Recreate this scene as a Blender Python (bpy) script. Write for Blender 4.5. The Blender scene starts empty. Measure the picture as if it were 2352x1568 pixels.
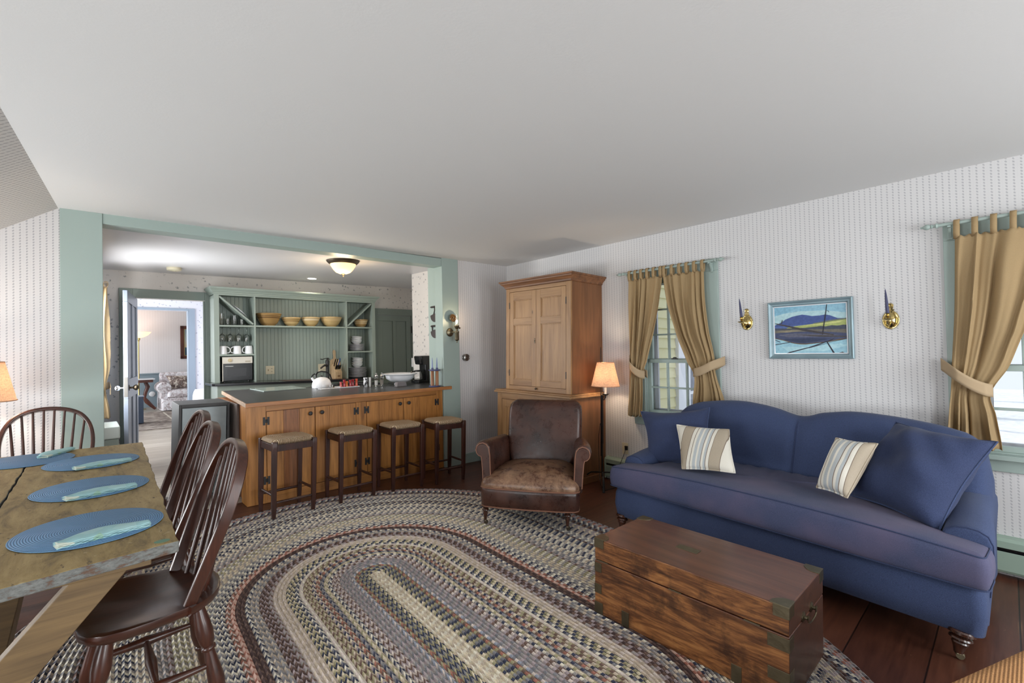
import bpy, bmesh, math, random
from mathutils import Matrix, Vector
PI = math.pi
R = math.radians
sc = bpy.context.scene
COL = sc.collection
rnd = random.Random(7)

# ------------------------------------------------------------------ frames
# The old house leans a little against its own floor: furniture stands level on the
# floor (world frame), walls and ceilings follow the house frame HM.
fa, fb, fc = 0.019, -0.0213, 0.0137
n_ = Vector((-fb, -fc, 1)).normalized()
ax_ = n_.cross(Vector((0, 0, 1)))
HM = Matrix.Rotation(math.asin(ax_.length), 4, ax_.normalized()) @ Matrix.Translation((0, 0, -fa))
def fh(x, y): return fa + fb * x + fc * y          # floor height in house coordinates
def H(p): return HM @ Vector(p)

# ------------------------------------------------------------------ materials
def s2l(c):
    return tuple(((v / 12.92) if v <= 0.04045 else ((v + 0.055) / 1.055) ** 2.4) for v in c)
def rgb(r, g, b): return s2l((r / 255, g / 255, b / 255))
MATS = {}
class NT:
    def __init__(s, name):
        s.m = bpy.data.materials.new(name); s.m.use_nodes = True
        s.t = s.m.node_tree; s.t.nodes.clear()
        s.out = s.t.nodes.new('ShaderNodeOutputMaterial')
        s.b = s.n('ShaderNodeBsdfPrincipled')
        s.l(s.b.outputs[0], s.out.inputs[0])
    def n(s, k, **kw):
        o = s.t.nodes.new(k)
        for a, v in kw.items(): setattr(o, a, v)
        return o
    def l(s, a, b): s.t.links.new(a, b)
    def set(s, **kw):
        for k, v in kw.items():
            k = k.replace('_', ' ')
            i = s.b.inputs[k]
            i.default_value = (*v, 1) if isinstance(v, tuple) and len(v) == 3 and i.type == 'RGBA' else v
    def coord(s, scale=(1, 1, 1), kind='Object', rot=(0, 0, 0)):
        tc = s.n('ShaderNodeTexCoord'); mp = s.n('ShaderNodeMapping')
        mp.inputs['Scale'].default_value = scale; mp.inputs['Rotation'].default_value = rot
        s.l(tc.outputs[kind], mp.inputs[0]); return mp.outputs[0]
    def noise(s, v, scale, detail=3, rough=.55, dist=0):
        o = s.n('ShaderNodeTexNoise'); s.l(v, o.inputs['Vector'])
        o.inputs['Scale'].default_value = scale; o.inputs['Detail'].default_value = detail
        o.inputs['Roughness'].default_value = rough; o.inputs['Distortion'].default_value = dist
        return o.outputs[0]
    def ramp(s, f, stops, const=False):
        o = s.n('ShaderNodeValToRGB'); s.l(f, o.inputs[0])
        cr = o.color_ramp
        if const: cr.interpolation = 'CONSTANT'
        while len(cr.elements) < len(stops): cr.elements.new(.5)
        for e, (p, c) in zip(cr.elements, stops):
            e.position = p; e.color = (*c, 1) if len(c) == 3 else c
        return o.outputs[0]
    def mix(s, f, a, b, mode='MIX'):
        o = s.n('ShaderNodeMix', data_type='RGBA', blend_type=mode)
        for i, v in ((0, f), (6, a), (7, b)):
            if hasattr(v, 'is_linked'): s.l(v, o.inputs[i])
            elif i == 0: o.inputs[0].default_value = v
            else: o.inputs[i].default_value = (*v, 1)
        return o.outputs[2]
    def math(s, op, a, b=None, c=None):
        o = s.n('ShaderNodeMath', operation=op)
        for i, v in enumerate((a, b, c)):
            if v is None: continue
            if hasattr(v, 'is_linked'): s.l(v, o.inputs[i])
            else: o.inputs[i].default_value = v
        return o.outputs[0]
    def bump(s, h, strength=.3, dist=.01):
        o = s.n('ShaderNodeBump'); s.l(h, o.inputs['Height'])
        o.inputs['Strength'].default_value = strength; o.inputs['Distance'].default_value = dist
        s.l(o.outputs[0], s.b.inputs['Normal'])
    def base(s, c): s.l(c, s.b.inputs['Base Color'])

def plain(name, c, rough=.5, metal=0., bump=0, bscale=60, spec=.5, var=.0):
    if name in MATS: return MATS[name]
    t = NT(name); t.set(Base_Color=c, Roughness=rough, Metallic=metal, Specular_IOR_Level=spec)
    if bump or var:
        v = t.coord(); nz = t.noise(v, bscale)
        if bump: t.bump(nz, bump, .004)
        if var:
            n2 = t.noise(v, 6, 4)
            t.base(t.ramp(n2, [(.3, tuple(k * (1 - var) for k in c)), (.7, tuple(min(1, k * (1 + var)) for k in c))]))
    MATS[name] = t.m; return t.m

def wood(name, dark, light, axis=0, scale=1., rough=.45, coat=0, knots=False, contrast=.5, spec=.5):
    if name in MATS: return MATS[name]
    t = NT(name); sc3 = [14 * scale] * 3; sc3[axis] = 1.3 * scale
    v = t.coord(tuple(sc3))
    a = t.noise(v, 1.4, 6, .6, .6)
    sf = [90 * scale] * 3; sf[axis] = 3 * scale
    b = t.noise(t.coord(tuple(sf)), 1., 3, .6)
    f = t.math('ADD', t.math('MULTIPLY', a, .75), t.math('MULTIPLY', b, .35))
    lo = .52 - contrast * .25; hi = .52 + contrast * .25
    c = t.ramp(f, [(lo, dark), (.5 * (lo + hi), tuple((x + y) / 2 for x, y in zip(dark, light))), (hi, light)])
    if knots:
        vo = t.n('ShaderNodeTexVoronoi'); sk = [3.5 * scale] * 3; sk[axis] = 1.6 * scale
        t.l(t.coord(tuple(sk)), vo.inputs['Vector']); vo.inputs['Scale'].default_value = 1.6
        k = t.ramp(vo.outputs['Distance'], [(.0, (1, 1, 1)), (.07, (0, 0, 0))])
        c = t.mix(k, c, tuple(x * .35 for x in dark))
    t.base(c); t.set(Roughness=rough, Coat_Weight=coat, Coat_Roughness=.15, Specular_IOR_Level=spec)
    t.bump(b, .12, .002)
    MATS[name] = t.m; return t.m

def fabric(name, c, c2=None, scale=500, rough=.9, sheen=.07, patch=None):
    if name in MATS: return MATS[name]
    t = NT(name); v = t.coord()
    nz = t.noise(v, scale, 2, .7)
    c2 = c2 or tuple(k * .7 for k in c)
    col = t.ramp(nz, [(.35, c2), (.65, c)])
    if patch:
        pz = t.noise(v, 2.2, 3)
        col = t.mix(t.math('MULTIPLY', t.ramp(pz, [(.42, (0, 0, 0)), (.66, (1, 1, 1))]), .7), col, patch)
    t.base(col); t.set(Roughness=rough, Sheen_Weight=sheen, Specular_IOR_Level=.2)
    t.bump(nz, .35, .002)
    MATS[name] = t.m; return t.m

def glass(name, c=(1, 1, 1), rough=0.):
    if name in MATS: return MATS[name]
    t = NT(name); t.set(Base_Color=c, Roughness=rough, Transmission_Weight=1., IOR=1.45)
    MATS[name] = t.m; return t.m

def pane_glass(name, refl=.06):
    if name in MATS: return MATS[name]
    t = NT(name)
    tr = t.n('ShaderNodeBsdfTransparent'); gl = t.n('ShaderNodeBsdfGlossy'); gl.inputs['Roughness'].default_value = .02
    mx = t.n('ShaderNodeMixShader'); mx.inputs[0].default_value = refl
    t.l(tr.outputs[0], mx.inputs[1]); t.l(gl.outputs[0], mx.inputs[2]); t.l(mx.outputs[0], t.out.inputs[0])
    MATS[name] = t.m; return t.m

def emit(name, c, s):
    if name in MATS: return MATS[name]
    t = NT(name); t.set(Base_Color=c, Emission_Color=c, Emission_Strength=s); MATS[name] = t.m; return t.m

def shade_mat(name, c, weave=True, glow=0.):
    if name in MATS: return MATS[name]
    t = NT(name); v = t.coord()
    df = t.n('ShaderNodeBsdfDiffuse'); tl = t.n('ShaderNodeBsdfTranslucent'); mx = t.n('ShaderNodeMixShader')
    mx.inputs[0].default_value = .6
    nz = t.noise(t.coord((30, 30, 400)), 1, 2); n2 = t.noise(t.coord((350, 350, 20)), 1, 2)
    col = t.ramp(t.math('ADD', t.math('MULTIPLY', nz, .5), t.math('MULTIPLY', n2, .5)), [(.38, tuple(k * .62 for k in c)), (.58, c)])
    t.l(col, df.inputs[0]); t.l(col, tl.inputs[0])
    t.l(df.outputs[0], mx.inputs[1]); t.l(tl.outputs[0], mx.inputs[2]); t.l(mx.outputs[0], t.out.inputs[0])
    MATS[name] = t.m; return t.m

def curtain_mat(name, c, trans=.45):
    if name in MATS: return MATS[name]
    t = NT(name)
    tl = t.n('ShaderNodeBsdfTranslucent'); mx = t.n('ShaderNodeMixShader'); mx.inputs[0].default_value = trans
    nz = t.noise(t.coord(), 700, 2); col = t.ramp(nz, [(.35, tuple(k * .85 for k in c)), (.65, c)])
    t.base(col); t.set(Roughness=.95, Specular_IOR_Level=.1); t.l(col, tl.inputs[0])
    t.l(t.b.outputs[0], mx.inputs[1]); t.l(tl.outputs[0], mx.inputs[2]); t.l(mx.outputs[0], t.out.inputs[0])
    MATS[name] = t.m; return t.m

def wallpaper(name, axis, base, ink, pitch=.031, vp=.0185):
    t = NT(name); tc = t.n('ShaderNodeTexCoord'); sp = t.n('ShaderNodeSeparateXYZ'); t.l(tc.outputs['Object'], sp.inputs[0])
    u = t.math('DIVIDE', sp.outputs[axis], pitch)
    iu = t.math('FLOOR', u)
    fu = t.math('SUBTRACT', t.math('FRACT', u), .5)
    v = t.math('ADD', t.math('DIVIDE', sp.outputs[2], vp), t.math('MULTIPLY', t.math('MODULO', iu, 2.), .5))
    fv = t.math('SUBTRACT', t.math('FRACT', v), .5)
    # a small leaning sprig: ellipse skewed by alternate rows, broken up by noise
    sk = t.math('MULTIPLY', fv, .18)
    du = t.math('MULTIPLY', t.math('SUBTRACT', fu, sk), pitch / .0046)
    dv = t.math('MULTIPLY', fv, vp / .0068)
    d = t.math('ADD', t.math('MULTIPLY', du, du), t.math('MULTIPLY', dv, dv))
    nz = t.noise(tc.outputs['Object'], 330, 1)
    d2 = t.math('ADD', d, t.math('MULTIPLY', t.math('SUBTRACT', nz, .5), 2.2))
    m = t.ramp(d2, [(.75, (1, 1, 1)), (1.15, (0, 0, 0))])
    # fine pin dots midway between the columns
    fu2 = t.math('SUBTRACT', t.math('FRACT', t.math('ADD', u, .5)), .5)
    fv2 = t.math('SUBTRACT', t.math('FRACT', t.math('MULTIPLY', v, 3.)), .5)
    e = t.math('ADD', t.math('POWER', t.math('MULTIPLY', fu2, pitch / .0012), 2.), t.math('POWER', t.math('MULTIPLY', fv2, vp / 3 / .0022), 2.))
    m2 = t.ramp(e, [(.7, (.14, .14, .14)), (1.1, (0, 0, 0))])
    mm = t.math('MULTIPLY', t.math('ADD', m, m2), .8)
    t.base(t.mix(mm, base, ink)); t.set(Roughness=.75, Specular_IOR_Level=.25)
    MATS[name] = t.m; return t.m

def floral(name, base, ink, scale=16):
    t = NT(name); v = t.coord()
    vo = t.n('ShaderNodeTexVoronoi'); t.l(v, vo.inputs['Vector']); vo.inputs['Scale'].default_value = scale
    nz = t.noise(v, 75, 2)
    d = t.math('ADD', vo.outputs['Distance'], t.math('MULTIPLY', t.math('SUBTRACT', nz, .5), .75))
    m = t.ramp(d, [(.13, (1, 1, 1)), (.22, (0, 0, 0))])
    v2 = t.n('ShaderNodeTexVoronoi'); t.l(v, v2.inputs['Vector']); v2.inputs['Scale'].default_value = scale * 2.3
    m2 = t.ramp(t.math('ADD', v2.outputs['Distance'], t.math('MULTIPLY', t.math('SUBTRACT', nz, .5), .5)), [(.06, (.6, .6, .6)), (.12, (0, 0, 0))])
    t.base(t.mix(t.math('MAXIMUM', m, m2), base, ink)); t.set(Roughness=.8, Specular_IOR_Level=.2)
    MATS[name] = t.m; return t.m

def attr_mat(name, attr='col', rough=.9, nscale=0, namt=.3, spec=.2, bump=0):
    t = NT(name); a = t.n('ShaderNodeAttribute'); a.attribute_name = attr
    c = a.outputs['Color']
    if nscale:
        nz = t.noise(t.coord(), nscale, 2)
        c = t.mix(namt, c, t.ramp(nz, [(.3, (0, 0, 0)), (.7, (1, 1, 1))]), 'OVERLAY')
        if bump: t.bump(nz, bump, .003)
    t.base(c); t.set(Roughness=rough, Specular_IOR_Level=spec); MATS[name] = t.m; return t.m

# palette
SAGE = rgb(155, 171, 165)
M_sage = plain('sage_paint', SAGE, .42, bump=.06, bscale=40)
M_sage_dark = plain('kitchen_green_paint', rgb(122, 133, 126), .5, bump=.05, bscale=40)
M_hutch = plain('hutch_green_paint', rgb(150, 162, 153), .45, bump=.05, bscale=50)
M_ceil = plain('ceiling_paint', rgb(212, 212, 211), .75, bump=.12, bscale=90, spec=.3)
M_kceil = plain('kitchen_ceiling_paint', rgb(214, 212, 214), .35, bump=.05, bscale=60)
M_black = plain('black_iron', rgb(34, 32, 33), .5, bump=.2, bscale=120)
M_blackplastic = plain('black_plastic', rgb(20, 20, 22), .25)
M_white = plain('white_glaze', rgb(232, 233, 236), .12)
M_brass = plain('brass', rgb(204, 182, 122), .14, 1.)
M_oldbrass = plain('old_brass', rgb(122, 113, 92), .38, 1., bump=.3, bscale=40, var=.2)
M_bronze = plain('dark_bronze', rgb(82, 72, 60), .4, .9)
M_steel = plain('brushed_steel', rgb(150, 148, 144), .3, 1.)
M_chrome = plain('chrome', rgb(225, 225, 228), .06, 1.)
M_glass = glass('clear_glass')
M_pane = pane_glass('window_pane_glass')
M_wallR = wallpaper('wallpaper_side', 1, rgb(210, 209, 209), rgb(171, 171, 175))
M_wallB = wallpaper('wallpaper_end', 0, rgb(209, 206, 205), rgb(162, 161, 165))
M_slope = wallpaper('wallpaper_slope', 1, rgb(205, 203, 200), rgb(150, 149, 150), .034, .013)
M_floral = floral('floral_wallpaper', rgb(212, 207, 202), rgb(150, 150, 150))
M_cream = plain('cream_plastic', rgb(214, 205, 178), .35)
M_chairwood = wood('chair_mahogany', rgb(30, 16, 12), rgb(80, 41, 27), 2, 1.2, .34, coat=.25, contrast=.9)
M_seatwood = wood('chair_seat_mahogany', rgb(26, 15, 12), rgb(70, 35, 22), 0, 1.0, .32, coat=.3, contrast=.9)
M_stoolwood = wood('stool_walnut', rgb(36, 18, 14), rgb(66, 34, 26), 2, 1.5, .38, coat=.2)
M_oak = wood('island_oak', rgb(124, 78, 34), rgb(190, 130, 66), 2, 1.1, .42, contrast=.75)
M_oakx = wood('island_oak_rail', rgb(108, 68, 32), rgb(180, 122, 62), 0, 1.1, .42, contrast=.8)
M_oak_dark = wood('island_walnut_board', rgb(98, 58, 30), rgb(154, 98, 56), 2, 1.2, .42, contrast=.7)
M_pine = wood('armoire_pine', rgb(122, 87, 55), rgb(168, 130, 88), 2, .9, .45, knots=True, contrast=.8)
M_pinex = wood('armoire_pine_rail', rgb(118, 84, 54), rgb(162, 125, 85), 1, .9, .45, contrast=.8)
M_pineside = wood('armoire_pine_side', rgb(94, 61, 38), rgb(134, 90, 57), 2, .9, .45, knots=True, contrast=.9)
M_pinedark = wood('armoire_cornice', rgb(88, 58, 40), rgb(134, 92, 61), 1, .9, .5)
M_table = None
M_navy = fabric('sofa_denim', rgb(68, 81, 114), rgb(50, 60, 89), 420)
M_navyseat = fabric('sofa_cushion_denim', rgb(78, 84, 112), rgb(58, 64, 90), 420, patch=rgb(98, 89, 112))
M_navydark = fabric('pillow_denim', rgb(59, 69, 101), rgb(43, 52, 78), 420)
M_snow = plain('snow', rgb(236, 240, 250), .9, bump=.4, bscale=2, var=.15)

# ------------------------------------------------------------------ mesh builder
class MB:
    def __init__(s): s.v = []; s.f = []; s.mi = []; s.cur = 0
    def quad(s, *ps):
        i = len(s.v); s.v += [tuple(p) for p in ps]; s.f.append(tuple(range(i, i + len(ps)))); s.mi.append(s.cur); return s
    def box(s, x0, x1, y0, y1, z0, z1):
        if x0 > x1: x0, x1 = x1, x0
        if y0 > y1: y0, y1 = y1, y0
        if z0 > z1: z0, z1 = z1, z0
        i = len(s.v)
        s.v += [(x0, y0, z0), (x1, y0, z0), (x1, y1, z0), (x0, y1, z0), (x0, y0, z1), (x1, y0, z1), (x1, y1, z1), (x0, y1, z1)]
        for q in ((3, 2, 1, 0), (4, 5, 6, 7), (0, 1, 5, 4), (1, 2, 6, 5), (2, 3, 7, 6), (3, 0, 4, 7)):
            s.f.append(tuple(i + k for k in q)); s.mi.append(s.cur)
        return s
    def prism(s, poly, h, plane='xy', at=0.):
        # poly in plane, extruded by h from 'at'
        def P(a, b, c):
            return {'xy': (a, b, c), 'xz': (a, c, b), 'yz': (c, a, b)}[plane]
        n = len(poly); i = len(s.v)
        s.v += [P(a, b, at) for a, b in poly] + [P(a, b, at + h) for a, b in poly]
        s.f.append(tuple(reversed(range(i, i + n)))); s.f.append(tuple(range(i + n, i + 2 * n))); s.mi += [s.cur] * 2
        for k in range(n):
            s.f.append((i + k, i + (k + 1) % n, i + n + (k + 1) % n, i + n + k)); s.mi.append(s.cur)
        return s
    def loft(s, secs, cap=True, closed=True):
        n = len(secs[0]); i = len(s.v)
        for q in secs: s.v += [tuple(p) for p in q]
        for a in range(len(secs) - 1):
            for k in range(n if closed else n - 1):
                k2 = (k + 1) % n
                s.f.append((i + a * n + k, i + a * n + k2, i + (a + 1) * n + k2, i + (a + 1) * n + k)); s.mi.append(s.cur)
        if cap and closed:
            s.f.append(tuple(i + k for k in reversed(range(n))))
            s.f.append(tuple(i + (len(secs) - 1) * n + k for k in range(n))); s.mi += [s.cur] * 2
        return s
    def lathe(s, prof, c=(0, 0, 0), n=20, mat=None):
        # prof: list of (r, z); around local z
        secs = []
        for r, z in prof:
            secs.append([Vector((r * math.cos(2 * PI * k / n), r * math.sin(2 * PI * k / n), z)) for k in range(n)])
        T = mat if mat is not None else Matrix.Translation(c)
        secs = [[T @ p for p in q] for q in secs]
        return s.loft(secs)
    def lathe_between(s, a, b, prof, n=14):
        # prof: (t, r) along a->b
        a = Vector(a); b = Vector(b); d = b - a
        q = d.to_track_quat('Z', 'Y').to_matrix().to_4x4()
        T = Matrix.Translation(a) @ q
        return s.lathe([(r, t * d.length) for t, r in prof], n=n, mat=T)
    def tube(s, pts, r, n=8, flat=None, up=None):
        # pts polyline; r radius or list; flat: second radius
        pts = [Vector(p) for p in pts]; secs = []; prev = None
        for k, p in enumerate(pts):
            d = (pts[min(k + 1, len(pts) - 1)] - pts[max(k - 1, 0)]).normalized()
            ref = Vector(up) if up is not None else (prev if prev is not None else (Vector((0, 0, 1)) if abs(d.z) < .9 else Vector((1, 0, 0))))
            x = (ref - d * ref.dot(d))
            x = x.normalized() if x.length > 1e-6 else d.orthogonal().normalized()
            prev = x; y = d.cross(x)
            ra = r[k] if isinstance(r, (list, tuple)) else r
            rb = ra if flat is None else (flat[k] if isinstance(flat, (list, tuple)) else flat)
            secs.append([p + x * (ra * math.cos(2 * PI * j / n)) + y * (rb * math.sin(2 * PI * j / n)) for j in range(n)])
        return s.loft(secs)
    def grid(s, fn, nu, nv, wrapu=False):
        i = len(s.v)
        for b in range(nv + 1):
            for a in range(nu + 1): s.v.append(tuple(fn(a / nu, b / nv)))
        for b in range(nv):
            for a in range(nu):
                q = i + b * (nu + 1) + a
                s.f.append((q, q + 1, q + nu + 2, q + nu + 1)); s.mi.append(s.cur)
        return s
    def sphere(s, c, r, n=12, sz=1.):
        pr = [(max(1e-4, r * math.sin(PI * k / n)), -r * sz * math.cos(PI * k / n)) for k in range(n + 1)]
        return s.lathe(pr, c, n=max(10, n))
    def build(s, name, mats, parent=None, bev=0., smooth=True, angle=38, sub=0, solid=0., weld=False, seg=2):
        me = bpy.data.meshes.new(name)
        me.from_pydata(s.v, [], s.f)
        if not isinstance(mats, (list, tuple)): mats = [mats]
        for m in mats: me.materials.append(m)
        me.polygons.foreach_set('material_index', s.mi)
        bm = bmesh.new(); bm.from_mesh(me)
        if weld: bmesh.ops.remove_doubles(bm, verts=bm.verts, dist=1e-5)
        bmesh.ops.recalc_face_normals(bm, faces=bm.faces)
        bm.to_mesh(me); bm.free()
        if smooth:
            me.polygons.foreach_set('use_smooth', [True] * len(me.polygons))
            me.set_sharp_from_angle(angle=R(angle))
        me.update()
        o = bpy.data.objects.new(name, me); COL.objects.link(o)
        if parent is not None: o.parent = parent
        if solid:
            md = o.modifiers.new('s', 'SOLIDIFY'); md.thickness = solid; md.offset = 0
        if bev:
            md = o.modifiers.new('b', 'BEVEL'); md.width = bev; md.segments = seg; md.limit_method = 'ANGLE'; md.angle_limit = R(40)
            md.harden_normals = True
        if sub:
            md = o.modifiers.new('d', 'SUBSURF'); md.levels = sub; md.render_levels = sub
        return o

def tag(o, label, cat, group=None):
    o['label'] = label; o['category'] = cat
    if group: o['group'] = group
    return o
def thing(name, label, cat, loc=(0, 0, 0), rotz=0., group=None, house=False, M=None):
    o = bpy.data.objects.new(name, None); COL.objects.link(o); o.empty_display_size = .05
    m = Matrix.Translation(loc) @ Matrix.Rotation(rotz, 4, 'Z')
    if M is not None: m = M
    o.matrix_world = (HM @ m) if house else m
    return tag(o, label, cat, group)
def struct(name, mb, mats, parent=None, **kw):
    o = mb.build(name, mats, parent, **kw)
    if parent is None: o['kind'] = 'structure'; o.matrix_world = HM
    return o
def kids(o): return [c for c in bpy.data.objects if c.parent == o]
def dup(root, M, label=None, group=None):
    r = root.copy(); COL.objects.link(r); r.matrix_world = M
    if label: r['label'] = label
    if group: r['group'] = group
    for ch in kids(root):
        c = ch.copy(); COL.objects.link(c); c.parent = r
        for g in kids(ch):
            d = g.copy(); COL.objects.link(d); d.parent = c
    return r
def TR(loc, rz=0, house=False):
    m = Matrix.Translation(loc) @ Matrix.Rotation(rz, 4, 'Z')
    return HM @ m if house else m
def lerp(a, b, t): return a + (b - a) * t
def sstep(a, b, x):
    t = max(0, min(1, (x - a) / (b - a))); return t * t * (3 - 2 * t)
def interp(keys, x):
    if x <= keys[0][0]: return keys[0][1]
    for (a, va), (b, vb) in zip(keys, keys[1:]):
        if x <= b:
            t = (x - a) / (b - a); return va + (vb - va) * t
    return keys[-1][1]
def sinterp(keys, x):   # smooth (catmull-rom)
    n = len(keys)
    if x <= keys[0][0]: return keys[0][1]
    if x >= keys[-1][0]: return keys[-1][1]
    for i in range(n - 1):
        if x <= keys[i + 1][0]:
            x0, p1 = keys[i]; x1, p2 = keys[i + 1]
            p0 = keys[max(0, i - 1)][1]; p3 = keys[min(n - 1, i + 2)][1]
            t = (x - x0) / (x1 - x0)
            return .5 * (2 * p1 + (p2 - p0) * t + (2 * p0 - 5 * p1 + 4 * p2 - p3) * t * t + (3 * p1 - p0 - 3 * p2 + p3) * t ** 3)

# ------------------------------------------------------------------ shell of the house (house coordinates)
def planks(name, dark, light, gap, width=.27, rough=.35, worn=True):
    t = NT(name); tc = t.n('ShaderNodeTexCoord'); sp = t.n('ShaderNodeSeparateXYZ'); t.l(tc.outputs['Object'], sp.inputs[0])
    y = t.math('DIVIDE', sp.outputs[1], width); iy = t.math('FLOOR', y); fy = t.math('FRACT', y)
    wn = t.n('ShaderNodeTexWhiteNoise', noise_dimensions='1D'); t.l(iy, wn.inputs['W'])
    v = t.coord((1.4, 14, 14)); nz = t.noise(v, 1.6, 5, .6)
    v2 = t.coord((6, 70, 70)); n2 = t.noise(v2, 1, 3)
    f = t.math('ADD', t.math('MULTIPLY', nz, .6), t.math('ADD', t.math('MULTIPLY', n2, .25), t.math('MULTIPLY', wn.outputs[0], .22)))
    c = t.ramp(f, [(.35, dark), (.75, light)])
    edge = t.math('MINIMUM', fy, t.math('SUBTRACT', 1., fy))
    g = t.ramp(edge, [(.006, (1, 1, 1)), (.016, (0, 0, 0))])
    c = t.mix(g, c, gap)
    if worn:
        n3 = t.noise(t.coord((5, 16, 5)), 2.2, 5, .75)
        w = t.ramp(n3, [(.665, (0, 0, 0)), (.70, (1, 1, 1))])
        c = t.mix(t.math('MULTIPLY', w, .55), c, rgb(150, 110, 78))
        sc_ = t.math('MULTIPLY', t.ramp(t.math('ABSOLUTE', t.math('SUBTRACT', edge, .02)), [(.0, (1, 1, 1)), (.012, (0, 0, 0))]), t.ramp(t.noise(t.coord((1.1, 3, 3)), 1, 2), [(.56, (0, 0, 0)), (.62, (1, 1, 1))]))
        c = t.mix(t.math('MULTIPLY', sc_, .5), c, rgb(160, 124, 88))
    t.base(c); t.set(Roughness=rough, Specular_IOR_Level=.4); t.bump(t.math('SUBTRACT', n2, g), .15, .003)
    MATS[name] = t.m; return t.m
M_floor = planks('dark_floor_boards', rgb(58, 32, 24), rgb(96, 58, 43), rgb(30, 18, 14))
M_kfloor = planks('grey_floor_boards', rgb(150, 140, 128), rgb(192, 184, 172), rgb(50, 44, 40), .19, .3, worn=False)

o = MB().box(-2.0, 4.4, -2.6, 4.62, -.08, 0).build('floor', M_floor, smooth=False); o['kind'] = 'structure'
o = MB().box(-2.0, 5.2, 4.62, 14.4, -.08, 0).build('floor_kitchen', M_kfloor, smooth=False); o['kind'] = 'structure'

def cz(x): return 2.39 + .0085 * x
m = MB(); m.quad((-1.9, -2.4, cz(-1.9)), (4.2, -2.4, cz(4.2)), (4.2, 4.45, cz(4.2)), (-1.9, 4.45, cz(-1.9)))
m.quad((-1.9, -2.4, 2.6), (4.2, -2.4, 2.6), (4.2, 4.45, 2.6), (-1.9, 4.45, 2.6))
struct('ceiling', m, M_ceil, smooth=False)
# sloping part of the ceiling on the left
def ex(y): return -.11 - .0763 * (4.432 - y)
m = MB()
for dz in (0, .05):
    m.quad((ex(4.44), 4.44, 2.391 + dz), (ex(-2.35), -2.35, 2.386 + dz), (ex(-2.35) - 1.56, -2.35, 1.29 + dz), (ex(4.44) - 1.56, 4.44, 1.29 + dz))
struct('ceiling_slope', m, M_slope, smooth=False)

def kz(x, y): return 2.234 + .0164 * x + .018 * y
m = MB(); m.quad(*[(x, y, kz(x, y)) for x, y in ((-.1, 4.56), (4.5, 4.56), (4.5, 7.1), (-.1, 7.1))])
m.quad(*[(x, y, kz(x, y) + .1) for x, y in ((-.1, 4.56), (4.5, 4.56), (4.5, 7.1), (-.1, 7.1))])
struct('ceiling_kitchen', m, M_kceil, smooth=False)
m = MB().box(-1.6, 4.5, 7.12, 14.2, 2.52, 2.6)
struct('ceiling_hall', m, M_ceil, smooth=False)
struct('light_block_slab', MB().box(-2.1, 4.6, -2.6, 14.4, 2.72, 2.8), M_ceil, smooth=False)  # unseen slab added above the ceilings to stop sunlight leaking in

def wall_holes(mb, axis, a0, a1, b0, b1, z0, z1, holes):
    # wall slab: axis 'x' => plane X in [b0,b1], runs along Y a0..a1
    def bx(p, q, za, zb):
        if q - p < 1e-4 or zb - za < 1e-4: return
        if axis == 'x': mb.box(b0, b1, p, q, za, zb)
        else: mb.box(p, q, b0, b1, za, zb)
    cur = a0
    for (h0, h1, hz0, hz1) in sorted(holes):
        bx(cur, h0, z0, z1); bx(h0, h1, z0, hz0); bx(h0, h1, hz1, z1); cur = h1
    bx(cur, a1, z0, z1)
    return mb
WIN1 = (1.83, 2.43, .685, 1.995); WIN2 = (-.46, .14, .655, 1.975)
struct('wall_right', wall_holes(MB(), 'x', -2.4, 4.46, 4.049, 4.2, -.12, 2.5, [WIN1, WIN2]), M_wallR, smooth=False)
struct('wall_left', wall_holes(MB(), 'x', -2.4, 4.46, -1.95, -1.72, -.05, 2.5, [(.2, 1.5, .35, 1.2), (2.75, 4.05, .35, 1.2)]), M_wallR, smooth=False)
struct('wall_rear', wall_holes(MB(), 'y', -1.95, 4.2, -2.4, -2.25, -.12, 2.5, [(.2, 1.4, .4, 2.0), (2.2, 3.4, .4, 2.0)]), M_wallB, smooth=False)
struct('wall_back', MB().box(-1.95, -.10, 4.43, 4.56, -.02, 2.5).box(3.25, 4.06, 4.43, 4.56, -.08, 2.5).box(-.10, 3.25, 4.45, 4.56, 2.33, 2.5), M_wallB, smooth=False)

def floor_bottom(mb, eps=.001, lim=.06):
    mb.v = [(x, y, fh(x, y) + eps) if z < lim else (x, y, z) for x, y, z in mb.v]; return mb
struct('trim_1', floor_bottom(MB().box(-.106, .114, 4.412, 4.575, 0, 2.391)), M_sage, bev=.003)
struct('trim_2', floor_bottom(MB().box(3.03, 3.258, 4.412, 4.565, 0, 2.418)), M_sage, bev=.003)
struct('trim_3', MB().box(.1145, 3.0295, 4.418, 4.575, 2.318, 2.408), M_sage, bev=.003)
struct('trim_4', floor_bottom(MB().box(3.058, 3.26, 4.5655, 4.75, 0, 2.345)), M_sage, bev=.002)
struct('baseboard_back', floor_bottom(MB().box(3.259, 4.049, 4.408, 4.43, -.05, .125), lim=0.), M_sage, bev=.003)

# kitchen walls
struct('wall_kitchen_right', MB().box(3.262, 3.38, 4.56, 5.46, -.05, 2.45), M_floral, smooth=False)
struct('wall_kitchen_side', MB().box(4.25, 4.35, 5.3, 7.1, -.05, 2.5), M_floral, smooth=False)
struct('wall_kitchen_left', wall_holes(MB(), 'x', 4.575, 7.0, -.02, .095, 0., 2.5, [(5.45, 6.3, .9, 1.98)]), M_floral, smooth=False)
struct('wall_kitchen_back', wall_holes(MB(), 'y', -.02, 4.3, 7.0, 7.12, .0, 2.5, [(.44, 1.155, 0., 2.055), (3.52, 4.14, 0., 1.955)]), M_floral, smooth=False)

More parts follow.
